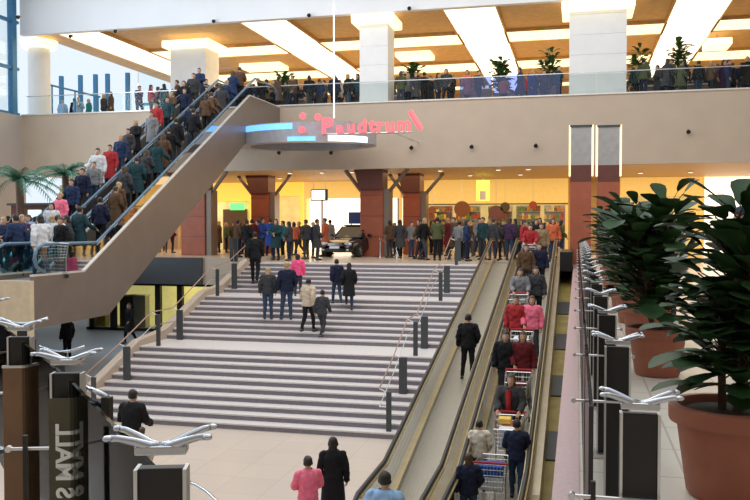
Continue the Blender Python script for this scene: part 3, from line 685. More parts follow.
def potted(x, y, z, sc_, seed, nl, H, spread, lab, grp, L0=.24, cat='potted plant', mleaf=None):
    t = thing('potted_fig', lab, cat, (x, y, z), grp)
    MB().lathe([(r*sc_, h*sc_) for r, h in POTP if r > 0], (x, y, z), 40).build('pot', M['terracotta'], t, smooth=True); pot = t.children[0] if t.children else [q for q in bpy.data.objects if q.parent == t][0]; pot.modifiers.new('e', 'EDGE_SPLIT')
    MB().lathe([(.25*sc_, .40*sc_), (.25*sc_, .435*sc_), (.1*sc_, .45*sc_)], (x, y, z), 24).build('soil', M['soil'], pot)
    fo, stm = fig_plant(seed, nl, H, spread, L0)
    off = Vector((x, y, z+.43*sc_))
    for mb_, nm, m_ in ((fo, 'foliage', mleaf or M['leaf']), (stm, 'stem', M['bark'])):
        mb_.v = [tuple(Vector(q)+off) for q in mb_.v]; mb_.build(nm, m_, t, smooth=(nm == 'foliage'))
    return t
potted(.78, 4.55, 0, 1.0, 12, 300, 1.04, .34, 'big terracotta pot with tall dark fig plant nearest at the right edge', 'terracotta fig planters', .22)
potted(.74, 8.1, 0, .95, 23, 330, 1.15, .52, 'second terracotta pot with bushy fig plant from the camera', 'terracotta fig planters', .25)
for i, yy in enumerate((10.3, 12.4, 14.6, 17.0, 19.5)):
    potted(.80, yy, 0, .95, 40+i, 190, 1.15, .5, 'terracotta fig planter in the row behind, %s from the camera' % ordinal(i+3), 'terracotta fig planters', .24)
# upper floor trees in planters
for i, (px, hh, wd) in enumerate(((287, 1.3, .45), (410, 1.5, .5), (500, 1.5, .35), (548, 1.9, .45), (640, 1.8, .5), (680, 1.9, .5))):
    x = XY(px, 39.2); yy = 39.2
    t = thing('potted_tree', 'leafy tree in brown planter on the upper floor, %s from left' % ordinal(i+1), 'potted tree', (x, yy, ZU), 'upper floor potted trees')
    MB().loft([(ZU, .4, .3, x, yy), (ZU+.75, .5, .4, x, yy)], 4).build('planter', M['planter'], t)
    fo, stm = fig_plant(70+i, 150, hh+.1, wd, .36)
    for mb_, nm, m_ in ((fo, 'foliage', M['leafmid']), (stm, 'stem', M['bark'])):
        mb_.v = [tuple(Vector(q)+Vector((x, yy, ZU+.7))) for q in mb_.v]; mb_.build(nm, m_, t)
# long brown planter boxes on upper floor
for i, (a, b) in enumerate(((272, 306), (395, 425), (628, 655), (676, 706))):
    x0, x1 = XY(a, 38), XY(b, 38); t = thing('planter_box', 'low brown planter box on the upper floor, %s from left' % ordinal(i+1), 'planter', ((x0+x1)/2, 38, ZU), 'upper floor planter boxes')
    MB().box(x0, x1, 37.7, 38.2, ZU, ZU+.72).build('box', M['planter'], t, bevel=.02); MB().box(x0-.03, x1+.03, 37.67, 38.23, ZU+.72, ZU+.77).build('rim', M['trim'], t)
t = thing('sloping_handrail', 'dark sloping handrail before the tall windows on the upper floor', 'handrail', (XY(75, 38), 38, ZU))
MB().tube([atY(50, 85, 38), atY(100, 97, 38)], .05).build('rail', M['blueframe'], t)
for q_ in ((52, 85.5), (75, 91), (98, 96.5)): p = atY(*q_, 38); MB().tube([p, (p.x, 38, ZU)], .04).build('post', M['blueframe'], t)
# palms at left
def palm(px, yy, hz, lab, seed):
    rn = random.Random(seed); x = XY(px, yy); t = thing('potted_palm', lab, 'palm', (x, yy, 0), 'palms on the left gallery')
    MB().tube([(x, yy, 0), (x+.03, yy, hz*.5), (x, yy, hz)], [.16, .13, .12], 10).build('trunk', M['bark'], t)
    fo = MB()
    for k in range(22):
        az = k*2.4; el = rn.uniform(.15, 1.1); d = Vector((math.cos(az), math.sin(az), 0)); L = rn.uniform(1.0, 1.5); prev = None; pts = []
        for j in range(9):
            s_ = j/8*L; pts.append(Vector((x, yy, hz))+d*s_*math.cos(el)+Vector((0, 0, s_*math.sin(el)-.42*s_*s_)))
        fo.tube(pts, .012, 4)
        sd = d.cross(Vector((0, 0, 1)))
        for j in range(1, 9):
            for s_ in (-1, 1):
                for q in (0, .5):
                    b = pts[j-1].lerp(pts[j], q); e = b+sd*s_*.3*(1-.5*j/9)+(pts[j]-pts[j-1])*1.0+Vector((0, 0, -.1)); w_ = (pts[j]-pts[j-1])*.3
                    fo.add([b, b+w_, e], [(0, 1, 2)])
    fo.build('fronds', M['palm'], t)
palm(20, 23, 3.2-.35, 'green palm at the left edge below the beige band', 5)
palm(66, 25.5, 3.3-.1, 'green palm behind the lower escalator crowd', 6)
x = XY(36, 24.5); t = thing('kiosk', 'dark kiosk with small lit sign behind the left crowd', 'kiosk', (x, 24.6, 0))
MB().box(x-.9, x+.7, 24.4, 25.6, 0, 2.1).build('cabin', M['darkred'], t); MB().box(x-.2, x+.3, 24.35, 24.4, 1.6, 1.95).build('lit_sign', mat('pale_green_sign', (.6, .9, .8), .4, em=(.6, 1, .85), es=1.0), t)
MB().box(x-1.0, x+.8, 24.3, 25.7, 2.1, 2.18).build('roof', M['darkgrey'], t)
# guard rail at left gallery front
t = thing('gallery_guard', 'steel guard rail with glass along the left gallery front', 'railing', (-20, 18.1, .02))
g_ = MB()
for x in np.arange(-26.5, -16.4, 1.6): g_.box(x-.025, x+.025, 18.06, 18.12, .02, 1.0)
g_.build('posts', M['steel'], t)['kind'] = 'stuff'
MB().tube([(-26.6, 18.09, 1.02), (-16.5, 18.09, 1.02)], .03).build('top_rail', M['steel'], t); MB().box(-26.6, -16.5, 18.085, 18.095, .1, .95).build('pane', M['glass'], t)
# ------------------------------------------------------------------ display car
def car():
    p = atZ(346, 257.5, 0)
    t = thing('car', 'dark display car parked at the top of the stairs facing down', 'car', (p.x, p.y+1.9, 0))
    L, Wd = 4.1, 1.75; rings = []; n = 20
    # stations along length (front at -y)
    sts = [(-2.05, .55, .30, .52), (-1.98, .74, .22, .64), (-1.7, .84, .20, .72), (-1.1, .87, .19, .82), (-.75, .875, .19, .92), (-.1, .88, .19, .95), (.7, .88, .19, .96), (1.4, .87, .2, .98), (1.85, .83, .24, .96), (2.02, .7, .34, .86)]
    b = MB(); v = []; f = []
    for (yy, hw, z0, z1) in sts:
        sec = [(-hw*.86, z0), (-hw, z0+.12), (-hw*1.0, (z0+z1)/2), (-hw*.97, z1-.1), (-hw*.84, z1), (0, z1+.035), (hw*.84, z1), (hw*.97, z1-.1), (hw, (z0+z1)/2), (hw, z0+.12), (hw*.86, z0)]
        v += [(a, yy, c_) for a, c_ in sec]
    m_ = 11
    for i in range(len(sts)-1):
        for k in range(m_): f.append((i*m_+k, i*m_+(k+1) % m_, (i+1)*m_+(k+1) % m_, (i+1)*m_+k))
    f += [tuple(range(m_)), tuple(range(len(sts)*m_-1, (len(sts)-1)*m_-1, -1))]
    b.add(v, f); 
    def loc(o): return o
    def bld(mb, nm, m2, par=None, sm=False, bv=0):
        o = mb.build(nm, m2, None, origin=(0, 0, 0), smooth=sm, bevel=bv); o.parent = par or t; o.location = (0, 0, 0); return o
    o = bld(b, 'body', M['carpaint'], sm=True); s_ = o.modifiers.new('s', 'SUBSURF'); s_.levels = 1; s_.render_levels = 1
    g = MB(); v = []; f = []
    for (yy, hw, z0, z1) in ((-.95, .72, .86, .9), (-.35, .66, .9, 1.36), (.2, .63, .92, 1.44), (1.0, .62, .93, 1.42), (1.7, .66, .93, 1.0)):
        v += [(-hw*1.12, yy, z0), (-hw, yy, (z0+z1)/2), (-hw*.86, yy, z1), (hw*.86, yy, z1), (hw, yy, (z0+z1)/2), (hw*1.12, yy, z0)]
    for i in range(4):
        for k in range(6): f.append((i*6+k, i*6+(k+1) % 6, (i+1)*6+(k+1) % 6, (i+1)*6+k))
    f += [tuple(range(6)), tuple(range(29, 23, -1))]
    g.add(v, f); bld(g, 'window_glass', M['carglass'])
    bld(MB().prism([(-.6, -.25), (.6, -.25), (.56, 1.1), (-.56, 1.1)], 'z', 1.405, 1.46), 'roof', M['carpaint'], bv=.02)
    for sx in (-1, 1):
        bld(MB().tube([(sx*.70, -.93, .9), (sx*.58, -.33, 1.38)], .03), 'pillar', M['carpaint'])
        bld(MB().ball((sx*.6, -1.93, .60), .2, .09, .085), 'headlight', M['headlamp'], sm=True)
        bld(MB().ball((sx*.62, -2.0, .33), .07, .05, .05), 'fog_lamp', M['headlamp'], sm=True)
        bld(MB().obox((sx*.98, -.6, .98), (.2, .1, .13)), 'mirror', M['carpaint'], bv=.03)
        bld(MB().obox((sx*.6, 2.0, .75), (.3, .08, .18)), 'tail_lamp', M['cloth']['red'])
        for yy in (-1.3, 1.25):
            ty = bld(MB().tube([(sx*.70, yy, .31), (sx*.90, yy, .31)], .31, 24), 'wheel', M['rubber'])
            sp_ = MB().tube([(sx*.9, yy, .31), (sx*.912, yy, .31)], .06, 10)
            for q in range(5): a = q*1.257; sp_.tube([(sx*.905, yy, .31), (sx*.905, yy+.2*math.cos(a), .31+.2*math.sin(a))], .02, 5)
            bld(sp_, 'rim', M['chrome'], ty)
    bld(MB().obox((0, -2.04, .58), (.7, .05, .13)), 'grille', M['chrome'], bv=.01)
    bld(MB().obox((0, -2.05, .33), (.95, .05, .14)), 'air_intake', M['black'], bv=.01)
    bld(MB().obox((0, -2.08, .45), (.5, .02, .11)), 'number_plate', M['white'])
    t.rotation_euler = (0, 0, R(-14)); return p
pc = car()
t = thing('roof_sign', 'small dark blue sign board standing on the car roof', 'sign', (pc.x-.05, pc.y+1.95, 1.46))
MB().box(pc.x-.42, pc.x+.32, pc.y+1.9, pc.y+1.96, 1.5, 2.05).build('board', M['bluebox'], t, bevel=.01)
MB().box(pc.x-.3, pc.x-.26, pc.y+1.9, pc.y+1.96, 1.46, 1.5).box(pc.x+.16, pc.x+.2, pc.y+1.9, pc.y+1.96, 1.46, 1.5).build('foot', M['steel'], t)
t = thing('rope_barrier', 'orange rope barrier beside the display car', 'barrier', (pc.x+1.45, pc.y+.5, 0))
for dx in (0, .75): MB().tube([(pc.x+1.45+dx, pc.y+.5, 0), (pc.x+1.45+dx, pc.y+.5, .9)], .025).lathe([(.15, 0), (.14, .02)], (pc.x+1.45+dx, pc.y+.5, 0), 16).build('post', M['chrome'], t)
MB().tube([(pc.x+1.45+.75*k/6, pc.y+.5, .86-.22*math.sin(math.pi*k/6)) for k in range(7)], .025).build('rope', M['cloth']['orange'], t)
# ------------------------------------------------------------------ shopping cart
def make_cart():
    t = thing('shopping_cart', 'x', 'shopping cart')
    def wires(ringf, zs, nvert=9):
        pass
    b = MB(); r = .006
    # basket: top (y 0..0.9), bottom narrower; handle at y=0 (back), nose toward +y
    T = [(-.27, .02, 1.0), (.27, .02, 1.0), (.21, .86, .93), (-.21, .86, .93)]; B = [(-.22, .12, .52), (.22, .12, .52), (.16, .80, .56), (-.16, .80, .56)]
    T = [Vector(p) for p in T]; B = [Vector(p) for p in B]
    for lev in (0, .2, .4, .6, .8, 1):
        P_ = [B[i].lerp(T[i], lev) for i in range(4)]
        for i in range(4): b.tube([P_[i], P_[(i+1) % 4]], .009 if lev == 1 else r*.7, 4)
    for i in range(4):
        for k in range(10): q = k/10; b.tube([B[i].lerp(B[(i+1) % 4], q), T[i].lerp(T[(i+1) % 4], q)], r*.7, 4)
    for k in range(1, 8): b.tube([B[0].lerp(B[3], k/8), B[1].lerp(B[2], k/8)], r*.7, 4)
    b.build('basket', M['steel'], t)
    f = MB()
    for s_ in (-1, 1): f.tube([(s_*.25, .0, 1.0), (s_*.24, .06, .5), (s_*.24, .1, .2), (s_*.16, .82, .16)], .013, 6)
    f.tube([(-.16, .82, .16), (.16, .82, .16)], .013, 6).tube([(-.24, .1, .2), (.24, .1, .2)], .013, 6).tube([(0.0, .8, .16), (0, .8, .56)], .013, 6)
    f.build('frame', M['steel'], t)
    MB().tube([(-.27, -.05, 1.04), (.27, -.05, 1.04)], .02, 8).tube([(-.26, -.05, 1.04), (-.26, .03, 1.0)], .012).tube([(.26, -.05, 1.04), (.26, .03, 1.0)], .012).build('handle', M['cloth']['red'], t)
    for x, y in ((-.22, .12), (.22, .12), (-.15, .8), (.15, .8)):
        MB().tube([(x-.015, y, .06), (x+.015, y, .06)], .06, 14).build('wheel', M['rubber'], t); 
    return t
cart0 = make_cart(); index_kids(); cart_used = [False]
def place_cart(p, rot, lab, grp='shopping carts', pitch=0):
    if not cart_used[0]: c = cart0; cart_used[0] = True
    else: c = copy_tree(cart0)
    c.location = p; c.rotation_euler = (pitch, 0, rot); tag(c, lab, 'shopping cart', grp); return c
# ------------------------------------------------------------------ people
def voxel(mb, vs):
    me = bpy.data.meshes.new('tmp'); me.from_pydata(mb.v, [], mb.f); me.update(); o = bpy.data.objects.new('tmp', me); C.objects.link(o)
    r_ = o.modifiers.new('r', 'REMESH'); r_.mode = 'VOXEL'; r_.voxel_size = vs
    s_ = o.modifiers.new('s', 'SMOOTH'); s_.factor = .5; s_.iterations = 3
    bpy.context.view_layer.update()
    m2 = bpy.data.meshes.new_from_object(o.evaluated_get(bpy.context.evaluated_depsgraph_get()))
    bpy.data.objects.remove(o); bpy.data.meshes.remove(me); return m2
def capsule(mb, a, b, ra, rb, n=12):
    a = Vector(a); b = Vector(b); d = (b-a).normalized()
    pts = []; rs = []
    for k in range(4): q = math.pi/2*k/4; pts.append(a-d*ra*math.cos(q)); rs.append(max(ra*math.sin(q), .002))
    for k in range(4+1): pts.append(a.lerp(b, k/4)); rs.append(ra+(rb-ra)*k/4)
    for k in range(1, 5): q = math.pi/2*k/4; pts.append(b+d*rb*math.sin(q)); rs.append(max(rb*math.cos(q), .002))
    mb.tube(pts, rs, n)
HIP = .92
BASE = dict(lk=(-.10, .01, .49), la=(-.105, -.02, .09), rk=(.10, .02, .49), ra=(.11, -.01, .09), le=(-.245, -.03, 1.15), lw=(-.255, .05, .90), re=(.245, -.03, 1.15), rw=(.255, .05, .90), lean=0)
def pose(**k): d = dict(BASE); d.update(k); return d
POSES = {
 'stand': pose(),
 'weight': pose(lk=(-.12, .06, .50), la=(-.16, .05, .09), rw=(.20, .16, .98), re=(.26, -.02, 1.16)),
 'walk': pose(lk=(-.10, .17, .51), la=(-.10, .25, .10), rk=(.10, -.02, .49), ra=(.10, -.27, .15), le=(-.24, -.12, 1.16), lw=(-.24, -.10, .91), re=(.24, .06, 1.15), rw=(.22, .22, .96), lean=.03),
 'walk2': pose(rk=(.10, .16, .51), ra=(.10, .20, .10), lk=(-.10, -.03, .49), la=(-.10, -.25, .14), re=(.25, -.12, 1.16), rw=(.25, -.08, .91), le=(-.24, .05, 1.15), lw=(-.2, .2, .98), lean=.03),
 'push': pose(lk=(-.10, .12, .50), la=(-.10, .10, .09), rk=(.10, -.02, .49), ra=(.10, -.18, .11), le=(-.25, .08, 1.17), lw=(-.21, .34, 1.05), re=(.25, .08, 1.17), rw=(.21, .34, 1.05), lean=.05),
 'phone': pose(le=(-.25, .03, 1.16), lw=(-.10, .24, 1.28), re=(.25, -.04, 1.15), rw=(.24, .08, .93)),
 'folded': pose(le=(-.25, .05, 1.17), lw=(-.04, .20, 1.14), re=(.25, .05, 1.17), rw=(.05, .19, 1.08)),
 'rail': pose(re=(.30, .02, 1.17), rw=(.36, .26, 1.05), rk=(.12, .05, .5), ra=(.13, .04, .09)),
 'climb': pose(lk=(-.10, .26, .68), la=(-.10, .22, .27), rk=(.10, .0, .49), ra=(.10, -.06, .09), le=(-.25, -.08, 1.16), lw=(-.24, .06, .93), re=(.25, .02, 1.15), rw=(.22, .2, 1.0), lean=.06)}
def build_pose(P):
    ln = P['lean']; mb = MB(); bones = []
    def cap(a, b, ra_, rb_, reg): capsule(mb, a, b, ra_, rb_); bones.append((Vector(a), Vector(b), (ra_+rb_)/2, reg))
    sh = lambda z_: ln*(z_-HIP)/.5
    # torso loft
    tor = [(.84, .13, .10), (.90, .165, .115), (.97, .165, .11), (1.06, .145, .10), (1.16, .155, .105), (1.28, .175, .115), (1.38, .175, .105), (1.44, .13, .08), (1.47, .07, .06)]
    mb.loft([(z_, rx, ry, 0, sh(z_)-.01) for z_, rx, ry in tor], 18)
    bones.append((Vector((0, sh(.95)-.01, .95)), Vector((0, sh(1.36)-.01, 1.36)), .12, 'torso')); bones.append((Vector((-.1, sh(1.4), 1.39)), Vector((.1, sh(1.4), 1.39)), .07, 'torso'))
    bones.append((Vector((-.07, 0, .92)), Vector((.07, 0, .92)), .11, 'pelvis'))
    for s_, k in ((-1, 'l'), (1, 'r')):
        hip = (s_*.09, 0, .88); cap(hip, P[k+'k'], .085, .056, 'thigh'); cap(P[k+'k'], P[k+'a'], .056, .036, 'shin')
        a = Vector(P[k+'a']); cap(a+Vector((0, -.04, -.045)), a+Vector((s_*.02, .15, -.058)), .038, .03, 'foot'); cap(a+Vector((0, -.01, -.01)), a+Vector((s_*.01, .07, -.045)), .037, .034, 'foot')
        shd = Vector((s_*.175, sh(1.4)-.01, 1.40)); cap(shd, P[k+'e'], .052, .040, 'arm'); cap(P[k+'e'], P[k+'w'], .040, .027, 'fore')
        w_ = Vector(P[k+'w']); d = (w_-Vector(P[k+'e'])).normalized(); cap(w_, w_+d*.06, .027, .03, 'hand')
    hy = sh(1.6)+.01
    cap((0, sh(1.46)-.01, 1.45), (0, hy-.01, 1.55), .052, .05, 'neck')
    mb.loft([(1.495+hh, rx, ry, 0, hy+cy_) for hh, rx, ry, cy_ in ((0, .022, .03, .05), (.015, .045, .058, .03), (.05, .058, .078, .015), (.09, .068, .088, .008), (.13, .073, .094, 0), (.17, .072, .094, -.004), (.205, .058, .076, -.008), (.225, .035, .045, -.01), (.232, .01, .012, -.01))], 20)
    bones.append((Vector((0, hy, 1.57)), Vector((0, hy, 1.65)), .08, 'head'))
    capsule(mb, (0, hy+.094, 1.618), (0, hy+.108, 1.588), .007, .012, 8)
    for s_ in (-1, 1): mb.ball((s_*.076, hy-.005, 1.60), .012, .02, .032, 8)
    me = voxel(mb, .0155)
    n = len(me.vertices); co = np.empty(n*3); me.vertices.foreach_get('co', co); co = co.reshape(-1, 3)
    no = np.empty(n*3); me.vertex_normals.foreach_get('vector', no); no = no.reshape(-1, 3)
    best = np.full(n, 1e9); reg = np.zeros(n, int); names = []
    for i, (a, b, r_, g) in enumerate(bones):
        names.append(g); a = np.array(a); b = np.array(b); ab = b-a; t_ = np.clip(((co-a) @ ab)/(ab @ ab), 0, 1); dist = np.linalg.norm(co-(a+t_[:, None]*ab), axis=1)-r_
        m_ = dist < best; best[m_] = dist[m_]; reg[m_] = i
    rg = np.array([names[i] for i in reg]); faces = [tuple(p.vertices) for p in me.polygons]; bpy.data.meshes.remove(me)
    return dict(co=co, no=no, rg=rg, faces=faces, hy=hy, P=P)
def sub(D, mask, off, wr=0, seed=0):
    co = D['co']+D['no']*off
    if wr: 
        ids = np.nonzero(mask)[0]; co = co.copy()
        for i in ids: co[i] += D['no'][i]*wr*noise.noise(Vector(co[i])*11+Vector((seed, 0, 0)))
    mb = MB(); mp = {}
    for f in D['faces']:
        if all(mask[i] for i in f):
            q = []
            for i in f:
                if i not in mp: mp[i] = len(mb.v); mb.v.append(tuple(co[i]))
                q.append(mp[i])
            mb.f.append(tuple(q)); mb.mi.append(0)
    return mb
def mk_mesh(mb, name, mats):
    me = bpy.data.meshes.new(name); me.from_pydata(mb.v, [], mb.f)
    for m in mats: me.materials.append(m)
    me.polygons.foreach_set('material_index', mb.mi); me.polygons.foreach_set('use_smooth', [True]*len(mb.f)); me.update(); return me
PM = {}
for pn, P in POSES.items():
    D = build_pose(P); co, rg = D['co'], D['rg']; hy = D['hy']; z_ = co[:, 2]; y_ = co[:, 1]; x_ = co[:, 0]; out = {}
    b = MB(); b.v = [tuple(c) for c in co]; b.f = list(D['faces']); b.mi = [0]*len(b.f)
    for s_, k in ((-1, 'l'), (1, 'r')):      # fingers and thumb
        w_ = Vector(P[k+'w']); d = (w_-Vector(P[k+'e'])).normalized(); up_ = Vector((0, 0, 1)) if abs(d.z) < .7 else Vector((0, 1, 0))
        palmn = Vector((-s_, 0, 0)) if abs(d.z) > .7 else Vector((0, 0, -1)); acr = d.cross(palmn).normalized()
        for q, L in zip((-1.5, -.5, .5, 1.5), (.062, .074, .078, .066)):
            p0 = w_+d*.07+acr*q*.016; p1 = p0+d*L*.45+palmn*.006; p2 = p1+d*L*.25+palmn*L*.25; p3 = p2+palmn*L*.28+d*.004; b.cur = 0; b.tube([p0, p1, p2, p3], [.009, .0085, .008, .006], 6)
        fwd = acr*(1 if acr.y > 0 or acr.x*s_ < 0 else -1)
        p0 = w_+d*.03+fwd*.02; p1 = p0+fwd*.025+d*.025+palmn*.006; p2 = p1+d*.03+palmn*.01; b.tube([p0, p1, p2], [.012, .010, .007], 6)
    b.cur = 1
    for s_ in (-1, 1): b.ball((s_*.03, hy+.084, 1.622), .012, .008, .006, 8)
    b.cur = 2; b.ball((0, hy+.094, 1.560), .02, .006, .006, 8)
    out['body'] = mk_mesh(b, 'person_body', [SKIN, EYE, LIP])
    isT = np.isin(rg, ['torso', 'pelvis']); arms = np.isin(rg, ['arm', 'fore'])
    out['jacket'] = mk_mesh(sub(D, (isT & (z_ > .86)) | arms | ((rg == 'thigh') & (z_ > .86)) | ((rg == 'neck') & (z_ < 1.50)), .040, .022, 3), 'jacket', [SKIN])
    out['shirt'] = mk_mesh(sub(D, (isT & (z_ > .93)) | arms | ((rg == 'neck') & (z_ < 1.475)), .010, .006, 9), 'shirt', [SKIN])
    cb = sub(D, (isT & (z_ > .96)) | arms | ((rg == 'neck') & (z_ < 1.51)), .036, .018, 5)
    ex = max(abs(P['la'][1]), abs(P['ra'][1]))*.5
    rings_ = [(1.02, .182, .135, 0), (.92, .20, .15, 0), (.80, .215, .16+ex*.3, 0), (.66, .225, .17+ex*.7, 0), (.52, .235, .18+ex, 0)]
    nb = len(cb.v); n_ = 28
    for (zz, rx, ry, q) in rings_:
        for k in range(n_):
            a = 2*math.pi*k/n_; fl_ = 1+.05*math.sin(5*a)*(1.02-zz); cb.v.append((rx*fl_*math.cos(a), ry*fl_*math.sin(a), zz))
    for i in range(len(rings_)-1):
        for k in range(n_): cb.f.append((nb+i*n_+k, nb+(i+1)*n_+k, nb+(i+1)*n_+(k+1) % n_, nb+i*n_+(k+1) % n_)); cb.mi.append(0)
    out['coat'] = mk_mesh(cb, 'coat', [SKIN])
    anks = (rg == 'shin') | (rg == 'thigh') | (isT & (z_ < 1.0)) | ((rg == 'foot') & (z_ > .1) & (y_ < -9))
    out['trousers'] = mk_mesh(sub(D, anks, .013, .014, 7), 'trousers', [SKIN])
    out['shoes'] = mk_mesh(sub(D, (rg == 'foot'), .008), 'shoes', [SHOE])
    hd = (rg == 'head') | (rg == 'neck'); yy_ = y_-hy
    out['hair_short'] = mk_mesh(sub(D, hd & ((z_ > 1.665) | ((yy_ < -.01) & (z_ > 1.565)) | ((yy_ < .035) & (z_ > 1.63))), .012, .012, 1), 'hair', [SKIN])
    hb = sub(D, hd & ((z_ > 1.67) | ((yy_ < .0) & (z_ > 1.50)) | ((yy_ < .045) & (z_ > 1.60))), .016, .012, 2)
    hb.ball((0, hy-.065, 1.53), .085, .045, .13, 12); hb.cur = 0
    out['hair_long'] = mk_mesh(hb, 'hair', [SKIN])
    out['cap'] = mk_mesh(sub(D, (rg == 'head') & (z_ > 1.645), .02, .004, 2), 'cap', [SKIN])
    PM[pn] = out
rp_ = random.Random(99)
def person(p, rot, pose_='stand', top='black', kind='jacket', legs='charcoal', hair='dark', long_=False, cap=None, scale=1.0, label='', grp=None, sc=None):
    D = PM[pose_]
    def mk(nm, me, m, par=None):
        o = bpy.data.objects.new(nm, me); C.objects.link(o)
        if m is not None: o.material_slots[0].link = 'OBJECT'; o.material_slots[0].material = m
        if par: o.parent = par
        return o
    b = mk('person', D['body'], None); b.location = p; b.rotation_euler = (0, 0, rot); b.scale = (scale,)*3
    mk('coat' if kind == 'coat' else kind, D[kind], M['cloth'][top], b); mk('trousers', D['trousers'], M['cloth'][legs], b); mk('shoes', D['shoes'], SHOE, b)
    mk('hair', D['hair_long' if long_ else 'hair_short'], HAIR[hair], b)
    if cap: mk('cap', D['cap'], M['cloth'][cap], b)
    tag(b, label, 'person', grp); return b
BACK = YAW     # facing away from the camera (up the slope)
# --- people on the stairs, by foot position in the photo: (px, py, height in px)
def by_px(px, py, hpx, **k):
    p = foot(px, py); fwd = CM @ Vector((0, 0, -1)); d = (p-Vector((0, 0, ZC))).dot(fwd); s_ = hpx*d/F/1.73; s_ = min(max(s_, .6), 1.08)
    return person(p, scale=s_, **k)
G = 'people on the stairs'
by_px(255, 287, 55, rot=YAW, pose_='walk', top='black', kind='jacket', legs='black', grp=G, label='person in black jacket and trousers climbing near the top left of the stairs')
by_px(268, 322, 52, rot=YAW, pose_='stand', top='charcoal', kind='jacket', legs='denim blue', hair='fair', long_=True, grp=G, label='fair haired person in dark jacket and jeans standing on the left of stairs')
by_px(287, 323, 58, rot=YAW+.2, pose_='weight', top='navy blue', kind='jacket', legs='denim blue', hair='fair', grp=G, label='person in navy jacket between the fair haired one and the beige jacket')
by_px(298, 296, 42, rot=YAW, pose_='stand', top='hot pink', kind='jacket', legs='charcoal', long_=True, grp=G, label='person in hot pink jacket, upper part of the stairs')
by_px(308, 334, 54, rot=YAW-.4, pose_='walk2', top='beige', kind='jacket', legs='black', grp=G, label='person in beige jacket and black trousers stepping down the stairs')
by_px(322, 338, 48, rot=YAW-.5, pose_='walk', top='charcoal', kind='jacket', legs='charcoal', grp=G, label='shorter person in charcoal jacket beside the beige jacket')
by_px(337, 306, 45, rot=YAW+.3, pose_='walk', top='navy blue', kind='jacket', legs='denim blue', grp=G, label='person in navy jacket, left of the pair below the car')
by_px(349, 310, 47, rot=YAW, pose_='climb', top='black', kind='coat', legs='denim blue', long_=True, grp=G, label='person in black coat, right of the pair below the car')
# --- travelator
G = 'people on the moving walkways'
by_px(468, 380, 66, rot=0, pose_='weight', top='black', kind='jacket', legs='black', grp=G, label='person in bulky black jacket alone on the left moving walkway')
by_px(479, 492, 72, rot=.1, pose_='weight', top='cream', kind='jacket', legs='charcoal', grp=G, label='person in cream jacket near the bottom of the right walkway')
by_px(516, 500, 80, rot=-.05, pose_='push', top='navy blue', kind='jacket', legs='denim blue', grp=G, label='person in navy jacket pushing a cart near the bottom right')
# coming down toward camera, with carts
def lane(px, Y, py=300): 
    X = min(max(XY(px, Y, py), TR[0]+.3), TR[1]-.3); return Vector((X, Y, rampz(Y)+.015))
for i, (px, Y, kw) in enumerate((
    (512, 15.2, dict(pose_='push', top='charcoal', kind='jacket', legs='black', long_=True, hair='brown', label='person in charcoal jacket with red scarf pushing a full cart downward')),
    (506, 17.6, dict(pose_='stand', top='black', kind='jacket', legs='charcoal', label='person in black jacket standing left on the right walkway')),
    (523, 17.6, dict(pose_='weight', top='dark red', kind='jacket', legs='charcoal', long_=True, hair='brown', label='person in dark red top behind the net of goods')),
    (516, 20.3, dict(pose_='stand', top='red', kind='jacket', legs='black', label='person in red jacket on the middle of right walkway')),
    (532, 20.3, dict(pose_='weight', top='pink', kind='jacket', legs='charcoal', long_=True, hair='brown', label='person in pale pink sweater beside the red jacket')),
    (520, 23.0, dict(pose_='push', top='grey', kind='jacket', legs='charcoal', label='person in grey jacket upper on the right walkway')),
    (536, 23.2, dict(pose_='stand', top='charcoal', kind='jacket', legs='black', label='person in charcoal jacket upper right on the walkway')),
    (526, 26.0, dict(pose_='stand', top='brown', kind='jacket', legs='charcoal', label='person in brown jacket close to the walkway top')),
    (539, 26.2, dict(pose_='weight', top='navy blue', kind='jacket', legs='black', label='person in navy jacket close to the walkway top')),
    (528, 29.2, dict(pose_='push', top='red', kind='coat', legs='black', label='person in red coat at the walkway top')),
    (541, 29.4, dict(pose_='stand', top='tan', kind='jacket', legs='charcoal', label='person in tan jacket at the walkway top')))):
    kw.setdefault('grp', G); person(lane(px, Y), math.pi+.1*(i % 3-1), scale=.93, **kw)
tag(MB().tube([tuple(lane(512, 15.2)+Vector((-.05, -.17, 1.33))), tuple(lane(512, 15.2)+Vector((-.04, -.2, 1.1))), tuple(lane(512, 15.2)+Vector((-.05, -.17, .85)))], [.05, .045, .04], 8).build('scarf', M['cloth']['red']), 'long red scarf hanging on the cart pusher in the middle of right walkway', 'scarf')
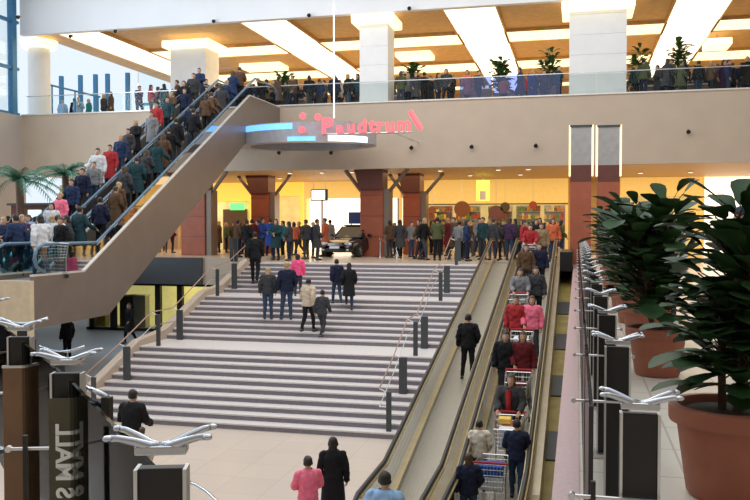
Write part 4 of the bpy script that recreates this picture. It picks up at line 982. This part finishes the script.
# carts and goods
al = math.atan(-ZL/(R1-R0))
def goods(p, sx, sy, sz, m, lab, nm='package', rotz=0):
    o = MB().obox((p[0], p[1], p[2]+sz/2), (sx, sy, sz), rotz).build(nm, M['cloth'][m] if isinstance(m, str) else m, origin=p, bevel=.012); return tag(o, lab, 'package', 'goods in the shopping carts')
pc1 = lane(499, 13.0, 480); pc1.x = -1.3; pc1.z = rampz(13.0)+.015
q = foot(516, 500)
def cartload(c, rot, lab, items, pitch=0):
    place_cart(c, rot, lab, pitch=pitch)
    f_ = Vector((-math.sin(rot), math.cos(rot), 0)); r_ = Vector((math.cos(rot), math.sin(rot), 0))
    for (dx, dy, dz, sx, sy, sz, m, l) in items:
        p = Vector(c)+r_*dx+f_*dy+Vector((0, 0, dz+math.tan(pitch)*dy)); goods(p, sx, sy, sz, m, l, rotz=rot)
cartload((-1.3, q.y-1.0, rampz(q.y-1.0)+.02), 0, 'shopping cart with blue and white packages, lowest on the right walkway', [(0, .3, .55, .36, .3, .2, 'white', 'white package at the back of the lowest cart'), (0, .6, .57, .3, .24, .28, 'white', 'white package at the nose of the lowest cart'), (0, .32, .76, .36, .34, .17, 'bright blue', 'blue package on top in the lowest cart')])
p = lane(512, 15.2); cartload((p.x, p.y-.36, rampz(p.y-.4)+.02), math.pi, 'shopping cart full of orange and yellow goods before the charcoal jacket', [(-.05, .3, .55, .3, .3, .36, 'orange', 'orange carton in the full cart'), (.0, .62, .57, .28, .22, .34, 'white', 'white bag at the nose of the full cart'), (.06, .32, .92, .22, .22, .1, mat('yellow_pack', (.75, .5, .1), .5), 'yellow pack topping the full cart')])
p = lane(516, 17.4); cartload((p.x+.1, p.y-.5, rampz(p.y-.5)+.02), math.pi, 'shopping cart with red goods before the dark red top', [(0, .35, .55, .3, .4, .3, 'dark red', 'dark red bag in the second cart up')])
p = lane(524, 20.0); cartload((p.x, p.y-.6, rampz(p.y-.5)+.02), math.pi, 'shopping cart with white bags before the red jacket', [(0, .35, .55, .34, .4, .36, 'white', 'white shopping bags in the cart before the red jacket')])
p = lane(520, 23.0); cartload((p.x, p.y-.38, rampz(p.y-.5)+.02), math.pi, 'nearly empty shopping cart before the grey jacket', [(0, .4, .55, .3, .3, .15, 'pale grey', 'grey parcel in the nearly empty cart')])
p = lane(528, 29.2); cartload((p.x, p.y-.38, rampz(p.y-.5)+.02), math.pi, 'shopping cart with dark bags before the red coat', [(0, .4, .55, .34, .4, .35, 'black', 'black bag in the cart before the red coat')])
person(Vector((-1.6, q.y-1.3, rampz(q.y-1.3)+.02)), .2, 'weight', 'navy blue', 'jacket', 'denim blue', long_=True, hair='brown', scale=.72, label='small child in dark blue clothes at the bottom of right walkway', grp='people on the moving walkways')
# --- lower floor
G = 'people on the lower floor'
def head_px(px, py, Zf, hgt, **k):      # place by head-top pixel for a known floor
    p = atZ(px, py, Zf+hgt); return person(Vector((p.x, p.y, Zf)), scale=hgt/1.735, grp=G, **k)
head_px(333, 437, ZL, 1.45, rot=YAW, pose_='stand', top='black', kind='coat', legs='black', hair='dark', long_=True, label='person in long black coat on the lower floor beside the pink jacket')
head_px(308, 456, ZL, 1.38, rot=YAW+.3, pose_='folded', top='pink', kind='coat', legs='charcoal', label='person in pink jacket at the bottom center of lower floor')
head_px(384, 472, ZL, 1.65, rot=YAW-.3, pose_='walk', top='light blue', kind='jacket', legs='denim blue', label='person in light blue jacket entering the left moving walkway')
head_px(131, 390, ZL, 1.72, rot=YAW-.2, pose_='push', top='black', kind='jacket', legs='black', label='person in black jacket beyond the nearest left railing post')
head_px(142, 427, ZL, 1.15, rot=YAW-.2, pose_='stand', top='beige', kind='jacket', legs='tan', hair='brown', label='small figure in beige beside the black jacket at left')
head_px(130, 303, ZL, 1.65, rot=YAW+2.5, pose_='walk2', top='black', kind='coat', legs='black', label='person in black coat in front of the yellow lower shop')
head_px(67, 316, ZL, 1.6, rot=YAW+1.0, pose_='stand', top='black', kind='jacket', legs='black', label='dark figure on the blue grey floor under the escalator')
# --- generated crowds
DARK = ['black', 'charcoal', 'navy blue', 'dark blue', 'brown', 'black', 'charcoal', 'olive green', 'grey', 'dark teal', 'black', 'charcoal', 'brown', 'dark red', 'purple', 'tan', 'black', 'olive green']
OBST = []; SEEN = []
for o in bpy.data.objects:
    if o.name.split('.')[0] in ('column', 'pilaster', 'bollard', 'planter_box', 'potted_tree', 'kiosk', 'potted_palm', 'rope_barrier', 'car') and o.parent is None:
        pts = []
        for ch in o.children:
            if ch.name.startswith(('shaft', 'side_p', 'lower_c', 'post', 'box', 'planter', 'cabin', 'trunk', 'body')):
                for c_ in ch.bound_box: pts.append(Vector(c_)+ch.location+o.location)
        if pts: OBST.append((min(p.x for p in pts)-.3, max(p.x for p in pts)+.3, min(p.y for p in pts)-.3, max(p.y for p in pts)+.3, o.location.z > 3))
def free_spot(px, Y, up, lo, hi, fixed=None):
    for k in range(60):
        y_ = Y+(.17*((k+1)//2))*(1 if k % 2 else -1)
        if not lo <= y_ <= hi: continue
        x_ = fixed if fixed is not None else XY(px, y_)
        if any(a < x_ < b and c < y_ < d and u == up for a, b, c, d, u in OBST): continue
        if any(u == up and (x_-p)**2+(y_-q_)**2 < .27 for p, q_, u in SEEN): continue
        SEEN.append((x_, y_, up)); return x_, y_
    return None
def crowd(spots, where, grp, rotf, zf, rnd_, poses=('stand', 'weight', 'walk', 'folded', 'phone', 'walk2'), sc=(.9, 1.02), upper=DARK):
    items = []
    for s_ in spots:
        px, Y = s_[0], s_[1]; topc = s_[2] if len(s_) > 2 and s_[2] else rnd_.choice(upper)
        items.append((px, Y, topc, s_[3] if len(s_) > 3 else None))
    items.sort(key=lambda a: a[0]); i = -1
    for (px, Y, topc, px2) in items:
        up = zf(Y) > 3; fs = free_spot(px, Y, up, 36.5 if up else 18.5, 43.2); 
        if fs is None: continue
        i += 1; X, Y = fs; k = rnd_.choice(['jacket', 'jacket', 'coat']); lg = rnd_.choice(['black', 'charcoal', 'denim blue', 'navy blue'])
        person(Vector((X, Y, zf(Y))), rotf(), rnd_.choice(poses), topc, k, lg, rnd_.choice(['dark', 'dark', 'brown', 'fair']), rnd_.random() < .4, scale=rnd_.uniform(*sc),
               label='person in %s %s, %s from left in %s' % (topc, k, ordinal(i+1), where), grp=grp)
rr = random.Random(21); anyrot = lambda: rr.uniform(0, 6.28)
# plaza, left of the red brown column at stairs
sp_ = [(x, rr.uniform(37, 41)) for x in (148, 156, 165, 172, 212, 219, 226, 233, 240, 247)]
crowd(sp_, 'the crowd by the yellow shop', 'crowd by the yellow shop', anyrot, lambda Y: 0, rr)
sp_ = [(247, 31.4, 'black'), (252, 33.5, 'dark red'), (262, 34, 'bright blue'), (270, 34.6, 'bright blue'), (276, 31.5, 'dark teal'), (283, 34.5, 'teal'), (289, 31.2, 'charcoal'), (294, 36, 'orange'), (300, 37, 'brown'), (306, 33, 'charcoal'), (313, 34, 'navy blue'), (317, 32, 'charcoal'), (325, 36, 'orange'), (258, 37, 'tan'), (238, 34, 'brown'), (330, 39, 'grey')]
crowd(sp_, 'cluster left of the car', 'cluster left of the car', anyrot, lambda Y: 0, rr)
sp_ = []
for x in range(388, 566, 6): sp_.append((x+rr.uniform(-2, 2), rr.uniform(33.5, 42)))
for x in range(425, 545, 14): sp_.append((x+rr.uniform(-2, 2), rr.uniform(32.3, 34.5)))
sp_ += [(524, 32.6, 'red'), (529, 33, 'red'), (553, 32.5, 'orange'), (536, 33.3, 'pale grey')]
crowd(sp_, 'the supermarket crowd', 'crowd before the supermarket', anyrot, lambda Y: 0, rr)
# upper floor
sp_ = [(x+rr.uniform(-3, 3), rr.uniform(36.6, 38.4), None) for x in range(252, 358, 5)]+[(229, 36.7, 'red'), (241, 36.8, 'orange'), (252, 37.5, 'black'), (340, 37.6, 'white')]
sp_ += [(x+rr.uniform(-2, 2), rr.uniform(36.6, 37.9)) for x in range(160, 226, 6)]
crowd(sp_, 'upper crowd left of middle column', 'upper floor crowd left', anyrot, lambda Y: ZU, rr)
sp_ = [(x+rr.uniform(-2, 2), rr.uniform(36.6, 38.6), None) for x in (393, 400, 407, 417, 424, 431, 438, 446, 450, 466, 478, 503, 520, 527, 534, 541, 556)]
crowd(sp_, 'upper crowd between white columns', 'upper floor crowd middle', anyrot, lambda Y: ZU, rr, upper=DARK+['red', 'orange'])
sp_ = [(x+rr.uniform(-2, 2), rr.uniform(36.6, 38.8), None) for x in list(range(630, 748, 6))+[662, 668]]
crowd(sp_, 'upper crowd right of wide column', 'upper floor crowd right', anyrot, lambda Y: ZU, rr)
sp_ = [(64, 40, 'light blue'), (76, 40.5, 'navy blue'), (80, 40, 'light blue'), (90, 40, 'teal'), (105, 39, 'charcoal'), (112, 39, 'brown'), (140, 37.5, 'purple'), (152, 37, 'red')]
crowd(sp_, 'upper floor group by windows', 'upper floor people by windows', anyrot, lambda Y: ZU, rr)
# escalators
sp_ = []; nearx = -13.95; farx = -15.65
ecol = {3: 'navy blue', 5: 'charcoal'}
for k in range(19):
    Y = E0+.5+k*.6; sp_.append((1000+Y, Y, rr.choice(['navy blue', 'black', 'charcoal', 'dark blue', 'dark teal', 'brown', 'dark blue']), nearx+rr.uniform(-.28, .22)))
rr2 = random.Random(5)
def place_sorted(sp_, where, grp, rotf, zf):
    sp_.sort(key=lambda a: a[1])
    for i, (q, Y, topc, X) in enumerate(sp_):
        k = rr2.choice(['jacket', 'jacket', 'coat'])
        person(Vector((X, Y, zf(Y))), rotf(), rr2.choice(['stand', 'weight', 'rail', 'folded']), topc, k, rr2.choice(['black', 'charcoal', 'denim blue']), rr2.choice(['dark', 'brown', 'dark', 'fair']), rr2.random() < .4, scale=rr2.uniform(.9, 1.0),
               label='person in %s %s, %s from the bottom on the %s' % (topc, k, ordinal(i+1), where), grp=grp)
def ezstep(Y):
    k = math.floor((Y-E0)/((E1-E0)/36)); return escz(E0+(E1-E0)*k/36)+.1 if E0 <= Y < E1 else escz(Y)
place_sorted(sp_, 'nearer escalator', 'people on the nearer escalator', lambda: rr2.uniform(-.25, .25), ezstep)
fc = ['light blue', 'white', 'pink', 'dark blue', 'navy blue', 'grey', 'white', 'red', 'dark blue', 'charcoal', 'black', 'grey', 'red', 'dark teal', 'brown', 'navy blue', 'black', 'charcoal', 'dark blue']
sp_ = [(0, E0+.3+k*.62, fc[k], farx+rr.uniform(-.25, .25)) for k in range(19)]
place_sorted(sp_, 'farther escalator', 'people on the farther escalator', lambda: math.pi+rr2.uniform(-.25, .25), ezstep)
# crowd at foot of the escalators
sp_ = [(4, 20.5, 'dark blue'), (12, 21.5, 'bright blue'), (17, 19.3, 'dark blue'), (28, 22, 'red'), (36, 21.6, 'dark red'), (41, 18.9, 'white'), (52, 21.5, 'light blue'), (58, 20.6, 'white'), (61, 20.4, 'black'), (68, 21.0, 'charcoal'), (47, 23, 'brown'), (30, 24, 'grey'), (74, 22.5, 'grey'), (8, 23, 'charcoal'), (22, 20.4, 'purple')]
crowd(sp_, 'escalator foot crowd', 'crowd at the escalator foot', anyrot, lambda Y: 0, rr, sc=(.95, 1.0))
place_cart((XY(26, 18.6), 18.9, 0.0), -.9, 'shopping cart pushed by the white jacket at the escalator foot')
# right gallery people behind plants
p = atY(744, 214, 8.8); person(Vector((p.x, 8.8, 0)), math.pi*.5, 'stand', 'black', 'jacket', 'charcoal', cap='dark blue', scale=.92, label='person in black jacket and dark blue cap behind the nearest fig plant', grp='people in the right gallery')
p = atY(668, 206, 13); person(Vector((p.x, 13, 0)), math.pi+.3, 'stand', 'white', 'jacket', 'charcoal', hair='brown', scale=.92, label='person in white top glimpsed between the fig plants', grp='people in the right gallery')
# ------------------------------------------------------------------ lights
wd = bpy.data.worlds.new('world'); S.world = wd; wd.use_nodes = True
bg = wd.node_tree.nodes['Background']; bg.inputs['Color'].default_value = (.80, .90, 1, 1); bg.inputs['Strength'].default_value = 1.05
def area(name, loc, size, sizey, power, col, rot=(0, 0, 0)):
    l = bpy.data.lights.new(name, 'AREA'); l.shape = 'RECTANGLE'; l.size = size; l.size_y = sizey; l.energy = power; l.color = col
    o = bpy.data.objects.new(name, l); C.objects.link(o); o.location = loc; o.rotation_euler = rot; return o
area('soffit_lamps', (-8, 40.5, SOF-.12), 34, 7, 900, (1, .72, .4))
area('upper_lamps', (-8, 46, CE-.1), 34, 14, 1300, (1, .85, .6))
area('window_daylight', (-26.8, 24, 10.2), 20, 6, 2600, (.75, .88, 1), (0, R(-90), 0))
area('lower_shop_lamps', (-16, 34.5, -1.25), 5, 1.2, 60, (1, .8, .4))
area('unseen_atrium_light', (-6, 20, 13.5), 16, 24, 2200, (1, .93, .84))  # unseen broad area light overhead; no atrium fittings are modelled
# ------------------------------------------------------------------ colour management
S.view_settings.view_transform = 'Standard'; S.view_settings.look = 'None'; S.view_settings.gamma = 1; S.view_settings.exposure = 0
S.view_settings.use_curve_mapping = False
